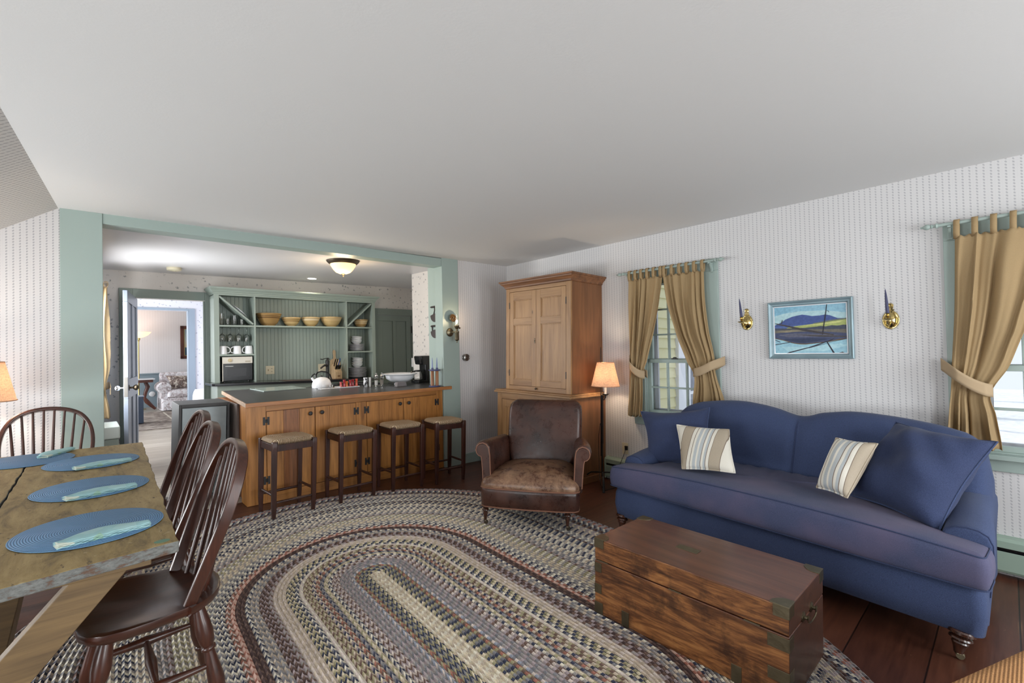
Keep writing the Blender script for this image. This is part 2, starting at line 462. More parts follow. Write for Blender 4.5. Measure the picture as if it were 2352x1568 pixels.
# doorway casing in the kitchen back wall
m = MB().box(.315, .44, 6.975, 6.999, .0, 2.16).box(1.155, 1.236, 6.975, 6.999, .0, 2.16).box(.44, 1.155, 6.975, 6.999, 2.055, 2.16)
m.box(.425, .44, 7.0, 7.13, .0, 2.055).box(1.1551, 1.17, 7.0, 7.13, .0, 2.055)
m.box(1.135, 1.1549, 6.985, 6.998, .0, 2.05)
struct('trim_5', floor_bottom(m), M_sage_dark, bev=.003)

# open panelled door, hinged on the far side of that doorway
Mdoor = plain('blue_grey_door_paint', rgb(124, 132, 146), .35)
def door_leaf(w, h, th, panels, name='panel'):
    mb = MB(); st = .10
    cols = panels[0]; rows = panels[1]
    xs = [0, st] ; 
    mb.box(0, w, 0, th, 0, rows[0][0]); mb.box(0, w, 0, th, rows[-1][1], h)
    for a, b in zip(rows, rows[1:]): mb.box(0, w, 0, th, a[1], b[0])
    for (z0, z1) in rows:
        e = 0.
        for (c0, c1) in cols:
            mb.box(e, c0, 0, th, z0, z1); e = c1
            mb.box(c0, c1, th * .35, th * .65, z0, z1)
        mb.box(e, w, 0, th, z0, z1)
    return mb
ux, uy = .30 - .44, 6.1 - 6.985
ang = math.atan2(uy, ux)
Md = HM @ Matrix.Translation((.446, 6.985, fh(.4, 6.6) + .012)) @ Matrix.Rotation(ang, 4, 'Z')
dw = math.hypot(ux, uy)
o = door_leaf(dw, 1.925, .038, ([(.11, dw / 2 - .05), (dw / 2 + .05, dw - .11)], [(.22, .82), (1.02, 1.81)])).build('door_1', Mdoor, bev=.004)
o['kind'] = 'structure'; o.matrix_world = Md
d1 = o
for sgn, mt, yb in ((-1, M_glass, -.001), (1, M_bronze, .039)):
    k = MB(); dy = sgn
    k.lathe([(.03, 0), (.03, .004), (.01, .008), (.01, .03), (.02, .036), (.03, .05), (.03, .062), (.02, .072), (.001, .075)], n=16,
            mat=Matrix.Translation((dw - .06, yb, .93)) @ Matrix.Rotation(-sgn * PI / 2, 4, 'X'))
    ko = k.build('door_knob', M_chrome if sgn < 0 else M_bronze, d1)
    ko['label'] = 'clear glass door knob' if sgn < 0 else 'dark metal door knob'
MB().box(dw, dw + .002, .004, .034, .84, 1.04).build('lock_plate', M_steel, d1)
for hz in (.25, 1.66): MB().box(-.012, .0, -.004, .03, hz, hz + .09).build('hinge', M_sage_dark, d1)

# closed panelled door at the right of the kitchen
m = MB().box(3.44, 3.518, 6.972, 6.999, .0, 2.06).box(4.142, 4.21, 6.972, 6.999, .0, 2.06).box(3.518, 4.142, 6.972, 6.999, 1.957, 2.06)
struct('trim_6', floor_bottom(m), M_sage_dark, bev=.003)
o = door_leaf(.615, 1.86, .038, ([(.09, .275), (.34, .525)], [(.2, .7), (.86, 1.77)])).build('door_2', M_sage_dark, bev=.003)
o['kind'] = 'structure'; o.matrix_world = HM @ Matrix.Translation((3.522, 6.985, .09))
MB().box(.617, .632, -.016, -.002, 1.57, 1.69).build('hinge', M_black, o)
MB().box(.617, .632, -.016, -.002, .3, .42).build('hinge', M_black, o)

# hall and the sitting room beyond
M_hallpaper = floral('hall_wallpaper', rgb(222, 222, 230), rgb(176, 178, 192), 18)
M_blue = plain('blue_grey_trim', rgb(146, 160, 176), .45)
M_farpaper = wallpaper('far_wallpaper', 0, rgb(228, 224, 226), rgb(206, 200, 204), .05, .03)
M_wains = plain('blue_wainscot', rgb(134, 150, 160), .5)
struct('wall_hall_back', wall_holes(MB(), 'y', -.7, 2.6, 9.6, 9.72, .0, 2.6, [(.3, 1.35, 0., 2.128)]), M_hallpaper, smooth=False)
struct('wall_hall_left', wall_holes(MB(), 'x', 7.12, 9.6, -.2, -.08, 0., 2.6, [(7.6, 9.2, .6, 2.2)]), M_hallpaper, smooth=False)
struct('wall_hall_right', MB().box(1.75, 1.85, 7.12, 9.6, 0., 2.6), M_hallpaper, smooth=False)
m = MB().box(1.35, 1.437, 9.578, 9.599, .0, 2.165).box(.2, .299, 9.578, 9.599, .0, 2.165).box(.299, 1.35, 9.578, 9.599, 2.129, 2.165)
m.box(1.335, 1.3499, 9.58, 9.73, 0, 2.128)
struct('trim_7', floor_bottom(m, lim=.01), M_blue, bev=.003)
struct('wall_far', MB().box(-1.6, 4.3, 13.7, 13.8, .96, 2.6), M_farpaper, smooth=False)
m = MB().box(-1.6, 4.3, 13.68, 13.79, .12, .945).box(-1.6, 4.3, 13.655, 13.79, .945, .972)
struct('trim_8', m, M_wains, bev=.003)
struct('wall_far_left', wall_holes(MB(), 'x', 9.72, 13.7, -1.7, -1.6, 0., 2.6, [(10.4, 13.2, .6, 2.3)]), M_farpaper, smooth=False)
struct('wall_far_right', MB().box(4.2, 4.3, 9.72, 13.7, .0, 2.6), M_farpaper, smooth=False)

# ------------------------------------------------------------------ windows
def window(name, W, ymunt, zmeet, zup, zlow, sill_ext):
    y0, y1, z0, z1 = W; cw = .13
    m = MB()
    m.box(4.026, 4.049, y0 - cw, y0, z0 - .0, z1).box(4.026, 4.049, y1, y1 + cw, z0, z1)
    m.box(4.026, 4.049, y0 - cw, y1 + cw, z1, z1 + .105)
    m.box(4.049, 4.2, y0, y0 + .012, z0, z1).box(4.049, 4.2, y1 - .012, y1, z0, z1).box(4.049, 4.2, y0, y1, z1 - .012, z1).box(4.049, 4.2, y0, y1, z0 - .001, z0 + .01)
    root = struct(name, m, M_sage, bev=.003)
    MB().box(3.985, 4.05, y0 - cw - .03, y1 + cw + .03, z0 - .03, z0).box(4.03, 4.049, y0 - cw, y1 + cw, z0 - .105, z0 - .03).build('window_sill', M_sage, root, bev=.004)
    a, b = y0 + .012, y1 - .012
    def sash(x, za, zb, munt_z, nm):
        s = MB(); w = .035
        s.box(x, x + .032, a, a + w, za, zb).box(x, x + .032, b - w, b, za, zb).box(x, x + .032, a, b, za, za + w).box(x, x + .032, a, b, zb - w, zb)
        for yy in ymunt: s.box(x + .004, x + .028, yy - .009, yy + .009, za, zb)
        for zz in munt_z: s.box(x + .004, x + .028, a, b, zz - .008, zz + .008)
        so = s.build(nm, M_sage, root, bev=.002)
        MB().box(x + .014, x + .017, a + .01, b - .01, za + .01, zb - .01).build('pane', M_pane, so, smooth=False)
        return so
    sash(4.062, z0 + .01, zmeet + .016, zlow, 'lower_sash')
    sash(4.10, zmeet - .016, z1 - .012, zup, 'upper_sash')
    k = MB(); yc = (y0 + y1) / 2
    k.box(4.045, 4.062, yc - .03, yc + .03, zmeet + .016, zmeet + .026).lathe([(.018, 0), (.018, .006), (.008, .01), (.001, .012)], (4.055, yc, zmeet + .026), 12)
    k.build('sash_lock', M_black, root)
    # outer storm frame
    s = MB(); s.box(4.17, 4.195, a, a + .05, z0, z1).box(4.17, 4.195, b - .05, b, z0, z1).box(4.17, 4.195, a, b, zmeet - .02, zmeet + .02).box(4.17, 4.195, a, b, z1 - .05, z1).box(4.17, 4.195, a, b, z0, z0 + .05)
    s.build('storm_frame', plain('storm_aluminium', rgb(196, 198, 206), .4), root, bev=.002)
    return root
w1 = window('window_1', WIN1, [2.025, 2.215], 1.205, [1.457, 1.70], [.95], .03)
w2 = window('window_2', WIN2, [-.27, -.06], 1.17, [1.42, 1.68], [.922], .03)
# pull ring on the blind cord of the nearer-left window
MB().tube([(4.052 , 2.115 + .016 * math.cos(a), 1.545 + .016 * math.sin(a)) for a in [2 * PI * k / 20 for k in range(21)]], .0022, 6).build('pull_ring', M_steel, w1)
MB().lathe([(.012, 0), (.02, .01), (.02, .05), (.012, .06)], (4.07, 2.2, 1.96), 10).build('blind_roll', plain('blind_cloth', rgb(222, 205, 170), .8), w1)

# outside: snow, the yellow wing with its window, trees
m = MB(); N = 40
rr = random.Random(3)
hh = {}
def gh(u, v):
    return Vector((4.6 + 34 * u, -22 + 44 * v, -.75 + .10 * math.sin(7 * u * 6.28) * math.sin(5 * v * 6.28) + .05 * math.sin(31 * v + 20 * u)))
m.grid(gh, N, N)
o = m.build('snow_ground', M_snow); tag(o, 'white snow covering the yard outside the windows', 'snow'); o['kind'] = 'structure'
M_clap = plain('yellow_clapboard', rgb(226, 220, 176), .6)
M_wtrim = plain('white_exterior_trim', rgb(232, 234, 240), .5)
m = MB()
for k in range(36):
    z = -.7 + k * .115
    m.quad((4.21, 2.72, z), (5.16, 2.72, z), (5.16, 2.742, z + .12), (4.21, 2.742, z + .12))
    m.quad((4.21, 2.72, z), (5.16, 2.72, z), (5.16, 2.745, z), (4.21, 2.745, z))
    m.quad((6.5, 2.72, z), (9.2, 2.72, z), (9.2, 2.742, z + .12), (6.5, 2.742, z + .12))
    m.quad((6.5, 2.72, z), (9.2, 2.72, z), (9.2, 2.745, z), (6.5, 2.745, z))
m.box(4.21, 9.2, 2.745, 2.9, -.75, 3.5)
wing = m.build('house_wing', M_clap, smooth=False); tag(wing, 'pale yellow clapboard house wing outside the window', 'building')
m = MB().box(5.16, 5.32, 2.69, 2.745, .3, 2.3).box(6.35, 6.5, 2.69, 2.745, .3, 2.3).box(5.16, 6.5, 2.69, 2.745, 2.2, 2.35).box(5.10, 6.56, 2.64, 2.745, .36, .44)
m.box(5.45, 5.5, 2.71, 2.745, .44, 2.2).box(5.32, 6.35, 2.70, 2.745, 1.22, 1.28).box(5.83, 5.87, 2.71, 2.745, .44, 2.2).box(5.32, 6.35, 2.715, 2.745, .8, .84)
m.box(5.32, 5.37, 2.70, 2.745, .44, 2.2).box(6.3, 6.35, 2.70, 2.745, .44, 2.2)
m.build('window_frame', M_wtrim, wing, bev=.004)
MB().box(5.37, 6.3, 2.738, 2.744, .44, 2.2).build('pane', plain('dark_outside_glass', rgb(120, 126, 140), .05), wing)
M_bark = plain('bark', rgb(84, 76, 72), .9, bump=.6, bscale=12, var=.3)
TR_SPOTS = [(15, -3.2, .22, 6.), (21, .6, .25, 8), (25, -7, .3, 8), (18, 5.5, .2, 7), (29, 3, .3, 9)]
for i, (x, y, r, h) in enumerate(TR_SPOTS):
    m = MB(); m.tube([(x, y, -.9), (x + .1, y, h * .4), (x - .1, y + .2, h)], [r, r * .8, r * .3], 10)
    q = random.Random(i)
    for b in range(9):
        z = h * (.35 + .6 * b / 9); a = q.uniform(0, 6.28); L = q.uniform(.8, 2.)
        m.tube([(x, y + .05, z), (x + L * .5 * math.cos(a), y + L * .5 * math.sin(a), z + .3 * L), (x + L * math.cos(a), y + L * math.sin(a), z + .75 * L)], [r * .3, r * .18, .015], 6)
    t = m.build('bare_tree', M_bark)
    tag(t, 'bare brown winter tree standing in the snowy yard', 'tree', 'bare trees in the yard')

# ------------------------------------------------------------------ soft shapes
def pillow(tl, tr, br, bl, t, mat, parent, name='cover', n=26, pinch=.05, seed=0, wr=.006, piping=None, pw=.6):
    tl, tr, br, bl = map(Vector, (tl, tr, br, bl)); q = random.Random(seed)
    ph = [q.uniform(0, 6.28) for _ in range(8)]
    nrm = ((tr - bl).cross(tl - br)).normalized()
    def P(u, v, s):
        du = 1 - 2 * u; dv = 1 - 2 * v
        uu = u + pinch * math.sin(PI * v) * du * abs(du) ** 2
        vv = v + pinch * math.sin(PI * u) * dv * abs(dv) ** 2
        p = bl.lerp(br, uu).lerp(tl.lerp(tr, uu), vv)
        e = (max(0, 1 - abs(du) ** 2.6) * max(0, 1 - abs(dv) ** 2.6)) ** pw
        w = wr * (math.sin(9 * u + 5 * v + ph[0]) + math.sin(14 * v - 6 * u + ph[1]) * .7 + math.sin(23 * u * v + ph[2]) * .6) * e
        return p + nrm * (s * (t / 2 * e + w))
    m = MB(); m.grid(lambda u, v: P(u, v, 1), n, n); m.grid(lambda u, v: P(u, v, -1), n, n)
    o = m.build(name, mat, parent, weld=True, angle=80)
    if piping is not None:
        pts = [P(k / n, 0, 0) for k in range(n)] + [P(1, k / n, 0) for k in range(n)] + [P(1 - k / n, 1, 0) for k in range(n)] + [P(0, 1 - k / n, 0) for k in range(n + 1)]
        MB().tube(pts, .005, 6).build('piping', piping, parent)
    return o

def rsec(loop, c, s):
    return [(c[0] + (x - c[0]) * s, c[1] + (z - c[1]) * s) for x, z in loop]

def turned_leg(mb, top, bot, r, prof=None):
    prof = prof or [(0, .9), (.06, 1.), (.16, 1.), (.22, .72), (.27, .62), (.31, .8), (.38, .86), (.44, .66), (.5, .56), (.56, .62), (.62, .55), (.8, .42), (1, .34)]
    mb.lathe_between(top, bot, [(t, r * k) for t, k in prof], 16)

def caster(parent, x, y, z0, mat):
    m = MB(); m.lathe([(.012, z0), (.014, z0 - .01), (.009, z0 - .014), (.008, .02)], (x, y, 0), 10)
    m.lathe([(.001, -.008), (.014, -.008), (.016, 0), (.014, .008), (.001, .008)], n=14, mat=Matrix.Translation((x + .006, y, .017)) @ Matrix.Rotation(PI / 2, 4, 'X'))
    return m.build('caster', mat, parent)

# ------------------------------------------------------------------ sofa
SOFA = TR((2.904, 2.052, 0), R(-94.13))
sofa = thing('sofa', 'long navy blue two-hump roll-arm sofa with one bench cushion', 'sofa', M=SOFA)
W = 1.965
def rrect_loop(x0, x1, y0, y1, r, n=5):
    pts = []
    for cx, cy, a0 in ((x1 - r, y1 - r, 0), (x0 + r, y1 - r, 90), (x0 + r, y0 + r, 180), (x1 - r, y0 + r, 270)):
        for k in range(n + 1):
            a = R(a0 + 90 * k / n); pts.append((cx + r * math.cos(a), cy + r * math.sin(a)))
    return pts
m = MB()
secs = []
for z, ins in ((.112, .02), (.118, .006), (.20, -.006), (.28, -.002), (.318, .008), (.33, .03)):
    secs.append([(.98 + (x - .98) * (1 - .058 * max(0, y) / .95), y, z) for x, y in rrect_loop(0.0 + ins, W - .005 - ins, 0.0 + ins, .95, .05)])
m.loft(secs); m.build('base', M_navy, sofa, angle=60)
# seat cushion (T-shaped)
def offset_poly(p, d):
    n = len(p); out = []
    for k in range(n):
        a, b, c = Vector(p[k - 1]), Vector(p[k]), Vector(p[(k + 1) % n])
        t = ((b - a).normalized() + (c - b).normalized()).normalized()
        out.append((b.x - t.y * d, b.y + t.x * d))
    return out
def dense(poly, seg=.03):
    out = []
    for a, b in zip(poly, poly[1:] + poly[:1]):
        L = math.hypot(b[0] - a[0], b[1] - a[1]); n = max(1, round(L / seg))
        out += [(lerp(a[0], b[0], k / n), lerp(a[1], b[1], k / n)) for k in range(n)]
    return out
def round_poly(poly, r, n=4):
    out = []
    m_ = len(poly)
    for k in range(m_):
        a, b, c = Vector(poly[k - 1]), Vector(poly[k]), Vector(poly[(k + 1) % m_])
        p0 = b + (a - b).normalized() * r; p1 = b + (c - b).normalized() * r
        for j in range(n + 1):
            t = j / n; q = p0 * (1 - t) ** 2 + b * 2 * t * (1 - t) + p1 * t ** 2; out.append((q.x, q.y))
    return out
TP = dense(round_poly([(-.012, -.035), (W + .006, -.035), (W + .006, .165), (1.79, .185), (1.775, .72), (.20, .72), (.18, .185), (-.012, .165)], .04))
def crown(x, y):
    return .04 * max(0, 1 - abs(2 * x / W - 1) ** 2.4) + .004 * math.sin(60 * x + 14 * y) * sstep(.15, .4, y)
secs = []
for z, d in ((.322, .035), (.330, .012), (.342, .002), (.36, -.004), (.40, -.008), (.44, -.005), (.462, .003), (.473, .016), (.479, .034)):
    secs.append([(x, y, z + crown(x, y) * sstep(.33, .47, z)) for x, y in offset_poly(TP, d)])
last = offset_poly(TP, .034)
for s_ in (.94, .86, .76, .64, .5, .36, .22, .1, .02):
    secs.append([(lambda x, y: (x, y, .479 + .012 * (1 - s_ ** 2) + crown(x, y)))(.98 + (x - .98) * s_, .32 + (y - .32) * s_) for x, y in last])
m = MB(); m.loft(secs)
c_ = m.build('seat_cushion', M_navyseat, sofa, angle=75)
c_['label'] = 'faded navy bench seat cushion'
for zz, dd in ((.338, .0), (.470, .012)):
    q_ = [(x, y, zz + crown(x, y) * sstep(.33, .47, zz)) for x, y in offset_poly(TP, dd - .002)]
    MB().tube(q_ + q_[:1], .0035, 6).build('cushion_welt', M_navydark, c_)
# back
TOPK = [(.02, .66), (.06, .78), (.1, .855), (.16, .90), (.25, .932), (.43, .958), (.6, .966), (.75, .95), (.84, .932), (.93, .905), (.985, .896), (1.04, .905), (1.1, .93), (1.28, .958), (1.5, .95), (1.7, .924), (1.82, .892), (1.87, .85), (1.895, .79), (1.915, .66)]
m = MB(); secs = []
for k in range(71):
    x = .045 + 1.87 * k / 70
    T = sinterp(TOPK, x) - .012
    g = math.exp(-((x - .987) / .018) ** 2)
    e = max(0, min(1, min(x - .045, 1.915 - x) / .07)); e = (1 - (1 - e) ** 2) ** .5 if e < 1 else 1
    f = .02 * g + .05 * (1 - e); b = -.05 * (1 - e)
    prof = [(.60 + f, .30), (.612 + f, .42), (.632 + f, .55), (.668 + f, T - .22), (.70 + f, T - .12), (.728 + f, T - .055), (.755 + f * .7, T - .022), (.79, T - .004), (.83, T), (.87 + b * .5, T - .012), (.905 + b, T - .05), (.925 + b, T - .14), (.94 + b, .5), (.945 + b, .12), (.70, .12)]
    secs.append([(x, y, z) for y, z in prof])
m.loft(secs); bk = m.build('backrest', M_navy, sofa, angle=70)
bk['label'] = 'double-humped navy backrest with centre seam'
pts = [(.987, .62 + .02 - .002 + 0 * t, z) for t, z in ((0, .46),)]
pts = [(.987, y + .014, z) for y, z in ((.612, .44), (.632, .56), (.668, .67), (.70, .77), (.728, .83), (.755, .86), (.79, .882))]
MB().tube(pts, .004, 6).build('seam_welt', M_navydark, bk)
# arms
ARM = [(1.80, .12), (1.80, .33), (1.795, .43), (1.797, .485), (1.812, .518), (1.845, .537), (1.885, .544), (1.925, .540), (1.957, .522), (1.972, .486), (1.974, .44), (1.968, .37), (1.96, .25), (1.95, .12)]
for side in (0, 1):
    m = MB(); secs = []
    for y, s_, dz, dx in ((.142, .88, 0, 0), (.146, .94, 0, 0), (.158, .985, 0, 0), (.18, 1., 0, 0), (.3, 1., .026, .010), (.45, 1., .048, .03), (.7, 1., .05, .048), (.93, 1., .045, .055)):
        lp = rsec(ARM, (1.885, .36), s_)
        lp = [(x - dx, max(z, .12) + (dz if z > .42 else 0)) for x, z in lp]
        secs.append([((x if side else W - x), y, z) for x, z in lp])
    m.loft(secs); am = m.build('arm', M_navy, sofa, angle=60)
    pts = [((x if side else W - x), .151, z) for x, z in rsec(ARM, (1.885, .36), .965)[1:-1]]
    MB().tube(pts, .0035, 6).build('arm_welt', M_navydark, am)
M_legwood = wood('dark_leg_wood', rgb(30, 18, 14), rgb(70, 40, 28), 2, 2., .25, coat=.4)
for x, y in ((.06, .035), (W - .085, .03), (.09, .86), (W - .11, .86)):
    m = MB(); turned_leg(m, (x, y, .125), (x + (.0 if x < 1 else -.01), y - .015, .028), .048)
    lg = m.build('leg', M_legwood, sofa); caster(lg, x + (.0 if x < 1 else -.01), y - .015, .035, M_oldbrass)

# sofa pillows
def sofapillow(nm, lab, cs, t, mat, grp=None, **kw):
    cs = [Vector(p) for p in cs]; c = sum(cs, Vector()) / 4
    ex = (cs[1] - cs[0] + cs[2] - cs[3]).normalized(); ez = (cs[0] - cs[3] + cs[1] - cs[2]); ez = (ez - ex * ez.dot(ex)).normalized(); ey = ez.cross(ex)
    B = Matrix(((ex.x, ey.x, ez.x, c.x), (ex.y, ey.y, ez.y, c.y), (ex.z, ey.z, ez.z, c.z), (0, 0, 0, 1)))
    r = thing(nm, lab, 'pillow', M=SOFA @ B, group=grp); Bi = B.inverted()
    pillow(*[Bi @ p for p in cs], t, mat, r, **kw); return r
def stripes():
    t = NT('striped_pillow'); a = t.n('ShaderNodeTexCoord'); sp = t.n('ShaderNodeSeparateXYZ'); t.l(a.outputs['Object'], sp.inputs[0])
    f = t.math('ADD', t.math('DIVIDE', sp.outputs[0], .37), .5)
    cr, tn, bl, dk = rgb(224, 220, 208), rgb(172, 160, 142), rgb(182, 188, 190), rgb(130, 116, 104)
    st = [(0, cr), (.06, dk), (.072, tn), (.26, dk), (.272, cr), (.33, dk), (.34, cr), (.385, bl), (.44, cr), (.47, bl), (.53, dk), (.54, cr), (.58, bl), (.62, dk), (.63, cr), (.68, dk), (.69, tn), (.875, dk), (.886, cr)]
    c = t.ramp(f, st, True); nz = t.noise(a.outputs['Object'], 600, 2)
    t.base(t.mix(.25, c, nz, 'OVERLAY')); t.set(Roughness=.9, Specular_IOR_Level=.2); t.bump(nz, .2, .002)
    return t.m
M_stripe = stripes()
sofapillow('throw_pillow', 'large navy pillow leaning on the sofa arm nearest the floor lamp', [(-.055, .42, .84), (.436, .60, .905), (.609, .36, .53), (.08, .31, .44)], .23, M_navydark, 'navy sofa pillows', seed=1, piping=M_navy, pinch=.07, wr=.009)
sofapillow('throw_pillow', 'oversized navy pillow leaning on the sofa arm nearest the camera', [(1.535, .66, .925), (1.962, .45, .90), (1.785, .17, .475), (1.39, .37, .52)], .29, M_navydark, 'navy sofa pillows', seed=2, piping=M_navy, pinch=.05, wr=.016)
sofapillow('throw_pillow', 'striped tan cushion sitting in front of the navy pillow by the lamp', [(.326, .33, .788), (.695, .37, .797), (.845, .14, .572), (.50, .11, .535)], .10, M_stripe, 'striped sofa cushions', seed=3, piping=M_stripe, pinch=.025, wr=.0015, pw=.5)
sofapillow('throw_pillow', 'striped tan cushion turned on edge against the oversized navy pillow', [(1.325, .36, .835), (1.53, .30, .842), (1.44, .12, .568), (1.275, .20, .57)], .13, M_stripe, 'striped sofa cushions', seed=4, piping=M_stripe, pinch=.025, wr=.0015, pw=.5)

# ------------------------------------------------------------------ leather armchair
def leather(name, c1, c2, worn, wamt):
    t = NT(name); v = t.coord()
    a = t.noise(v, 5, 4, .6); b = t.noise(v, 160, 3, .7)
    c = t.ramp(a, [(.32, c1), (.62, c2)])
    w = t.noise(v, 11, 8, .8, .3)
    c = t.mix(t.math('MULTIPLY', t.ramp(w, [(.42, (0, 0, 0)), (.62, (1, 1, 1))]), wamt), c, worn)
    t.base(c); t.l(t.ramp(w, [(.4, (.24,) * 3), (.65, (.46,) * 3)]), t.b.inputs['Roughness'])
    t.bump(t.math('ADD', b, t.math('MULTIPLY', w, .6)), .18, .003)
    MATS[name] = t.m; return t.m
M_lea = leather('brown_leather', rgb(38, 22, 19), rgb(68, 40, 31), rgb(98, 64, 48), .16)
M_leaseat = leather('worn_leather_seat', rgb(66, 44, 34), rgb(102, 70, 53), rgb(160, 126, 98), .75)
M_leapipe = plain('leather_piping', rgb(122, 84, 66), .4, bump=.2, bscale=80)
AC = TR((2.439, 2.516, 0), R(-54.4))
AC = TR((2.439, 2.516, .0125), R(-54.4))
ach = thing('armchair', 'low worn brown leather armchair with scroll arms and casters', 'armchair', M=AC)
PLAN = []
def plan(s=1., yb=.58):
    front = [(-.345, .02), (-.34, -.025), (-.31, -.055), (-.2, -.07), (0.03, -.078), (.25, -.07), (.37, -.055), (.40, -.025), (.405, .02)]
    back = [(.385, .25), (.36, .45), (.34, yb), (-.25, yb), (-.29, .45), (-.325, .25)]
    return [(.03 + (x - .03) * s, .24 + (y - .24) * s) for x, y in front + back]
m = MB()
m.loft([[(x, y, z) for x, y in plan(s)] for z, s in ((.142, .965), (.150, .99), (.20, 1.), (.26, 1.005), (.285, .995), (.29, .98))])
m.build('seat_base', M_lea, ach, angle=55)
for zz, s in ((.287, 1.0), (.147, .985)):
    q = plan(s); MB().tube([(x, y, zz) for x, y in q + q[:1]], .006, 6).build('piping', M_leapipe, ach)
m = MB()
NU = 26
secs = []
for k, (s, z) in enumerate(((.992, .285), (1.0, .305), (.985, .33), (.94, .352), (.86, .372), (.74, .39), (.58, .404), (.4, .413), (.2, .418), (.04, .42))):
    secs.append([(x, y, z - .0 + .012 * math.sin(7 * x) * (1 - s)) for x, y in plan(s)])
m.loft(secs); m.build('seat', M_leaseat, ach, angle=70)
# back
def backloop(z):
    l = interp([(.3, -.2), (.45, -.235), (.56, -.252), (.75, -.254), (.83, -.248), (.865, -.228), (.885, -.19)], z)
    r = interp([(.3, .29), (.45, .355), (.56, .388), (.75, .39), (.83, .386), (.865, .365), (.885, .33)], z)
    yc = .515 + (z - .3) * .24; th = .062 if z < .84 else .062 * max(.25, (1 - ((z - .84) / .05) ** 2) ** .5)
    bl = -.012 * math.sin(PI * (z - .3) / .58)
    lp = rrect_loop(l, r, yc - th, yc + th, min(.04, th * .9), 5)
    return [(x, y + (bl * (1 - ((x - .07) / .32) ** 2) if y < yc else 0), z) for x, y in lp]
m = MB(); m.loft([backloop(.3 + .585 * k / 24) for k in range(25)]); m.build('backrest', M_lea, ach, angle=70)
# scroll arms
SC = [(-.262, .27), (-.268, .40), (-.272, .52), (-.282, .585), (-.305, .615), (-.335, .627), (-.366, .62), (-.39, .598), (-.399, .566), (-.392, .535), (-.372, .514), (-.352, .508), (-.345, .48), (-.338, .40), (-.33, .27)]
for side in (-1, 1):
    m = MB(); secs = []
    for y, s, dz, dx in ((.0, .93, 0, 0), (.006, .975, 0, 0), (.016, 1., 0, 0), (.10, 1.0, -.004, .0), (.25, 1.0, -.018, .01), (.4, .98, -.03, .025), (.56, .95, -.035, .05)):
        lp = rsec(SC, (-.33, .52), s)
        secs.append([((x + dx) if side < 0 else (.09 - x - dx), y, z + (dz if z > .45 else 0)) for x, z in lp])
    m.loft(secs); am = m.build('arm', M_lea, ach, angle=60)
    lp = rsec(SC, (-.33, .52), .80)
    pf = MB(); poly = [((x) if side < 0 else (.09 - x), z) for x, z in lp]
    pf.prism(poly, .008, 'xz', -.006)
    pf.build('arm_front', M_lea, am, bev=.004)
    pts = [((x) if side < 0 else .09 - x, -.002, z) for x, z in rsec(SC, (-.33, .52), .86)]
    MB().tube(pts, .005, 6).build('piping', M_leapipe, am)
for x, y in ((-.31, 0), (.315, 0), (-.24, .55), (.32, .55)):
    m = MB(); turned_leg(m, (x, y, .15), (x, y - .012, .03), .03); lg = m.build('leg', M_legwood, ach)
    caster(lg, x, y - .012, .034, M_bronze)

# ------------------------------------------------------------------ camphor trunk
def trunkwood(name, axis):
    t = NT(name); s1 = [16] * 3; s1[axis] = 2.6
    v = t.coord(tuple(s1)); a = t.noise(v, 1.2, 7, .68, 1.1)
    s2 = [110] * 3; s2[axis] = 7; b = t.noise(t.coord(tuple(s2)), 1, 4, .7)
    f = t.math('ADD', t.math('MULTIPLY', a, .72), t.math('MULTIPLY', b, .32))
    c = t.ramp(f, [(.36, rgb(50, 27, 15)), (.48, rgb(96, 58, 32)), (.6, rgb(146, 96, 54)), (.72, rgb(172, 122, 72))])
    d = t.noise(t.coord((5, 5, 5)), 1.4, 4, .7); c = t.mix(t.math('MULTIPLY', t.ramp(d, [(.52, (0, 0, 0)), (.68, (1, 1, 1))]), .75), c, rgb(46, 25, 15))
    t.base(c); t.set(Roughness=.34, Coat_Weight=.25, Coat_Roughness=.2); t.bump(b, .15, .002); MATS[name] = t.m; return t.m
M_trunk = trunkwood('camphor_wood_front', 1)
M_trunktop = wood('camphor_wood_top', rgb(64, 36, 26), rgb(106, 64, 46), 1, 1.2, .36, coat=.3, contrast=.9)
M_trunkend = wood('camphor_wood_end', rgb(44, 28, 22), rgb(76, 48, 36), 1, 1.2, .4, coat=.2, contrast=.9)
tx0, tx1, ty0, ty1, th = 1.90, 2.355, .585, 1.469, .385
trk = thing('trunk', 'antique brass-bound camphor wood trunk standing on the braided rug', 'trunk', (tx0, ty0, .014))
TW, TL, THt = tx1 - tx0, ty1 - ty0, th - .014
def tbox(mb, z0, z1):
    # front face (x=0) and back: front wood, ends: dark wood, top: top wood
    i = len(mb.v)
    mb.v += [(0, 0, z0), (TW, 0, z0), (TW, TL, z0), (0, TL, z0), (0, 0, z1), (TW, 0, z1), (TW, TL, z1), (0, TL, z1)]
    for q, k in (((3, 2, 1, 0), 2), ((4, 5, 6, 7), 1), ((0, 1, 5, 4), 2), ((1, 2, 6, 5), 0), ((2, 3, 7, 6), 2), ((3, 0, 4, 7), 0)):
        mb.f.append(tuple(i + a for a in q)); mb.mi.append(k)
m = MB(); tbox(m, 0, .262); m.build('body', [M_trunk, M_trunktop, M_trunkend], trk, bev=.004)
m = MB(); tbox(m, .265, THt); m.build('lid', [M_trunk, M_trunktop, M_trunkend], trk, bev=.005)
e = .0022
def plate(mb, face, a0, a1, z0, z1):
    if face == 'f': mb.box(-e, .0005, a0, a1, z0, z1)
    if face == 'n': mb.box(a0, a1, -e, .0005, z0, z1)
    if face == 't': mb.box(a0[0], a0[1], a1[0], a1[1], THt - .0005, THt + e)
def bracket(nm, fn):
    b = MB(); fn(b); b.build(nm, M_oldbrass, trk, bev=.0008)
s = .055
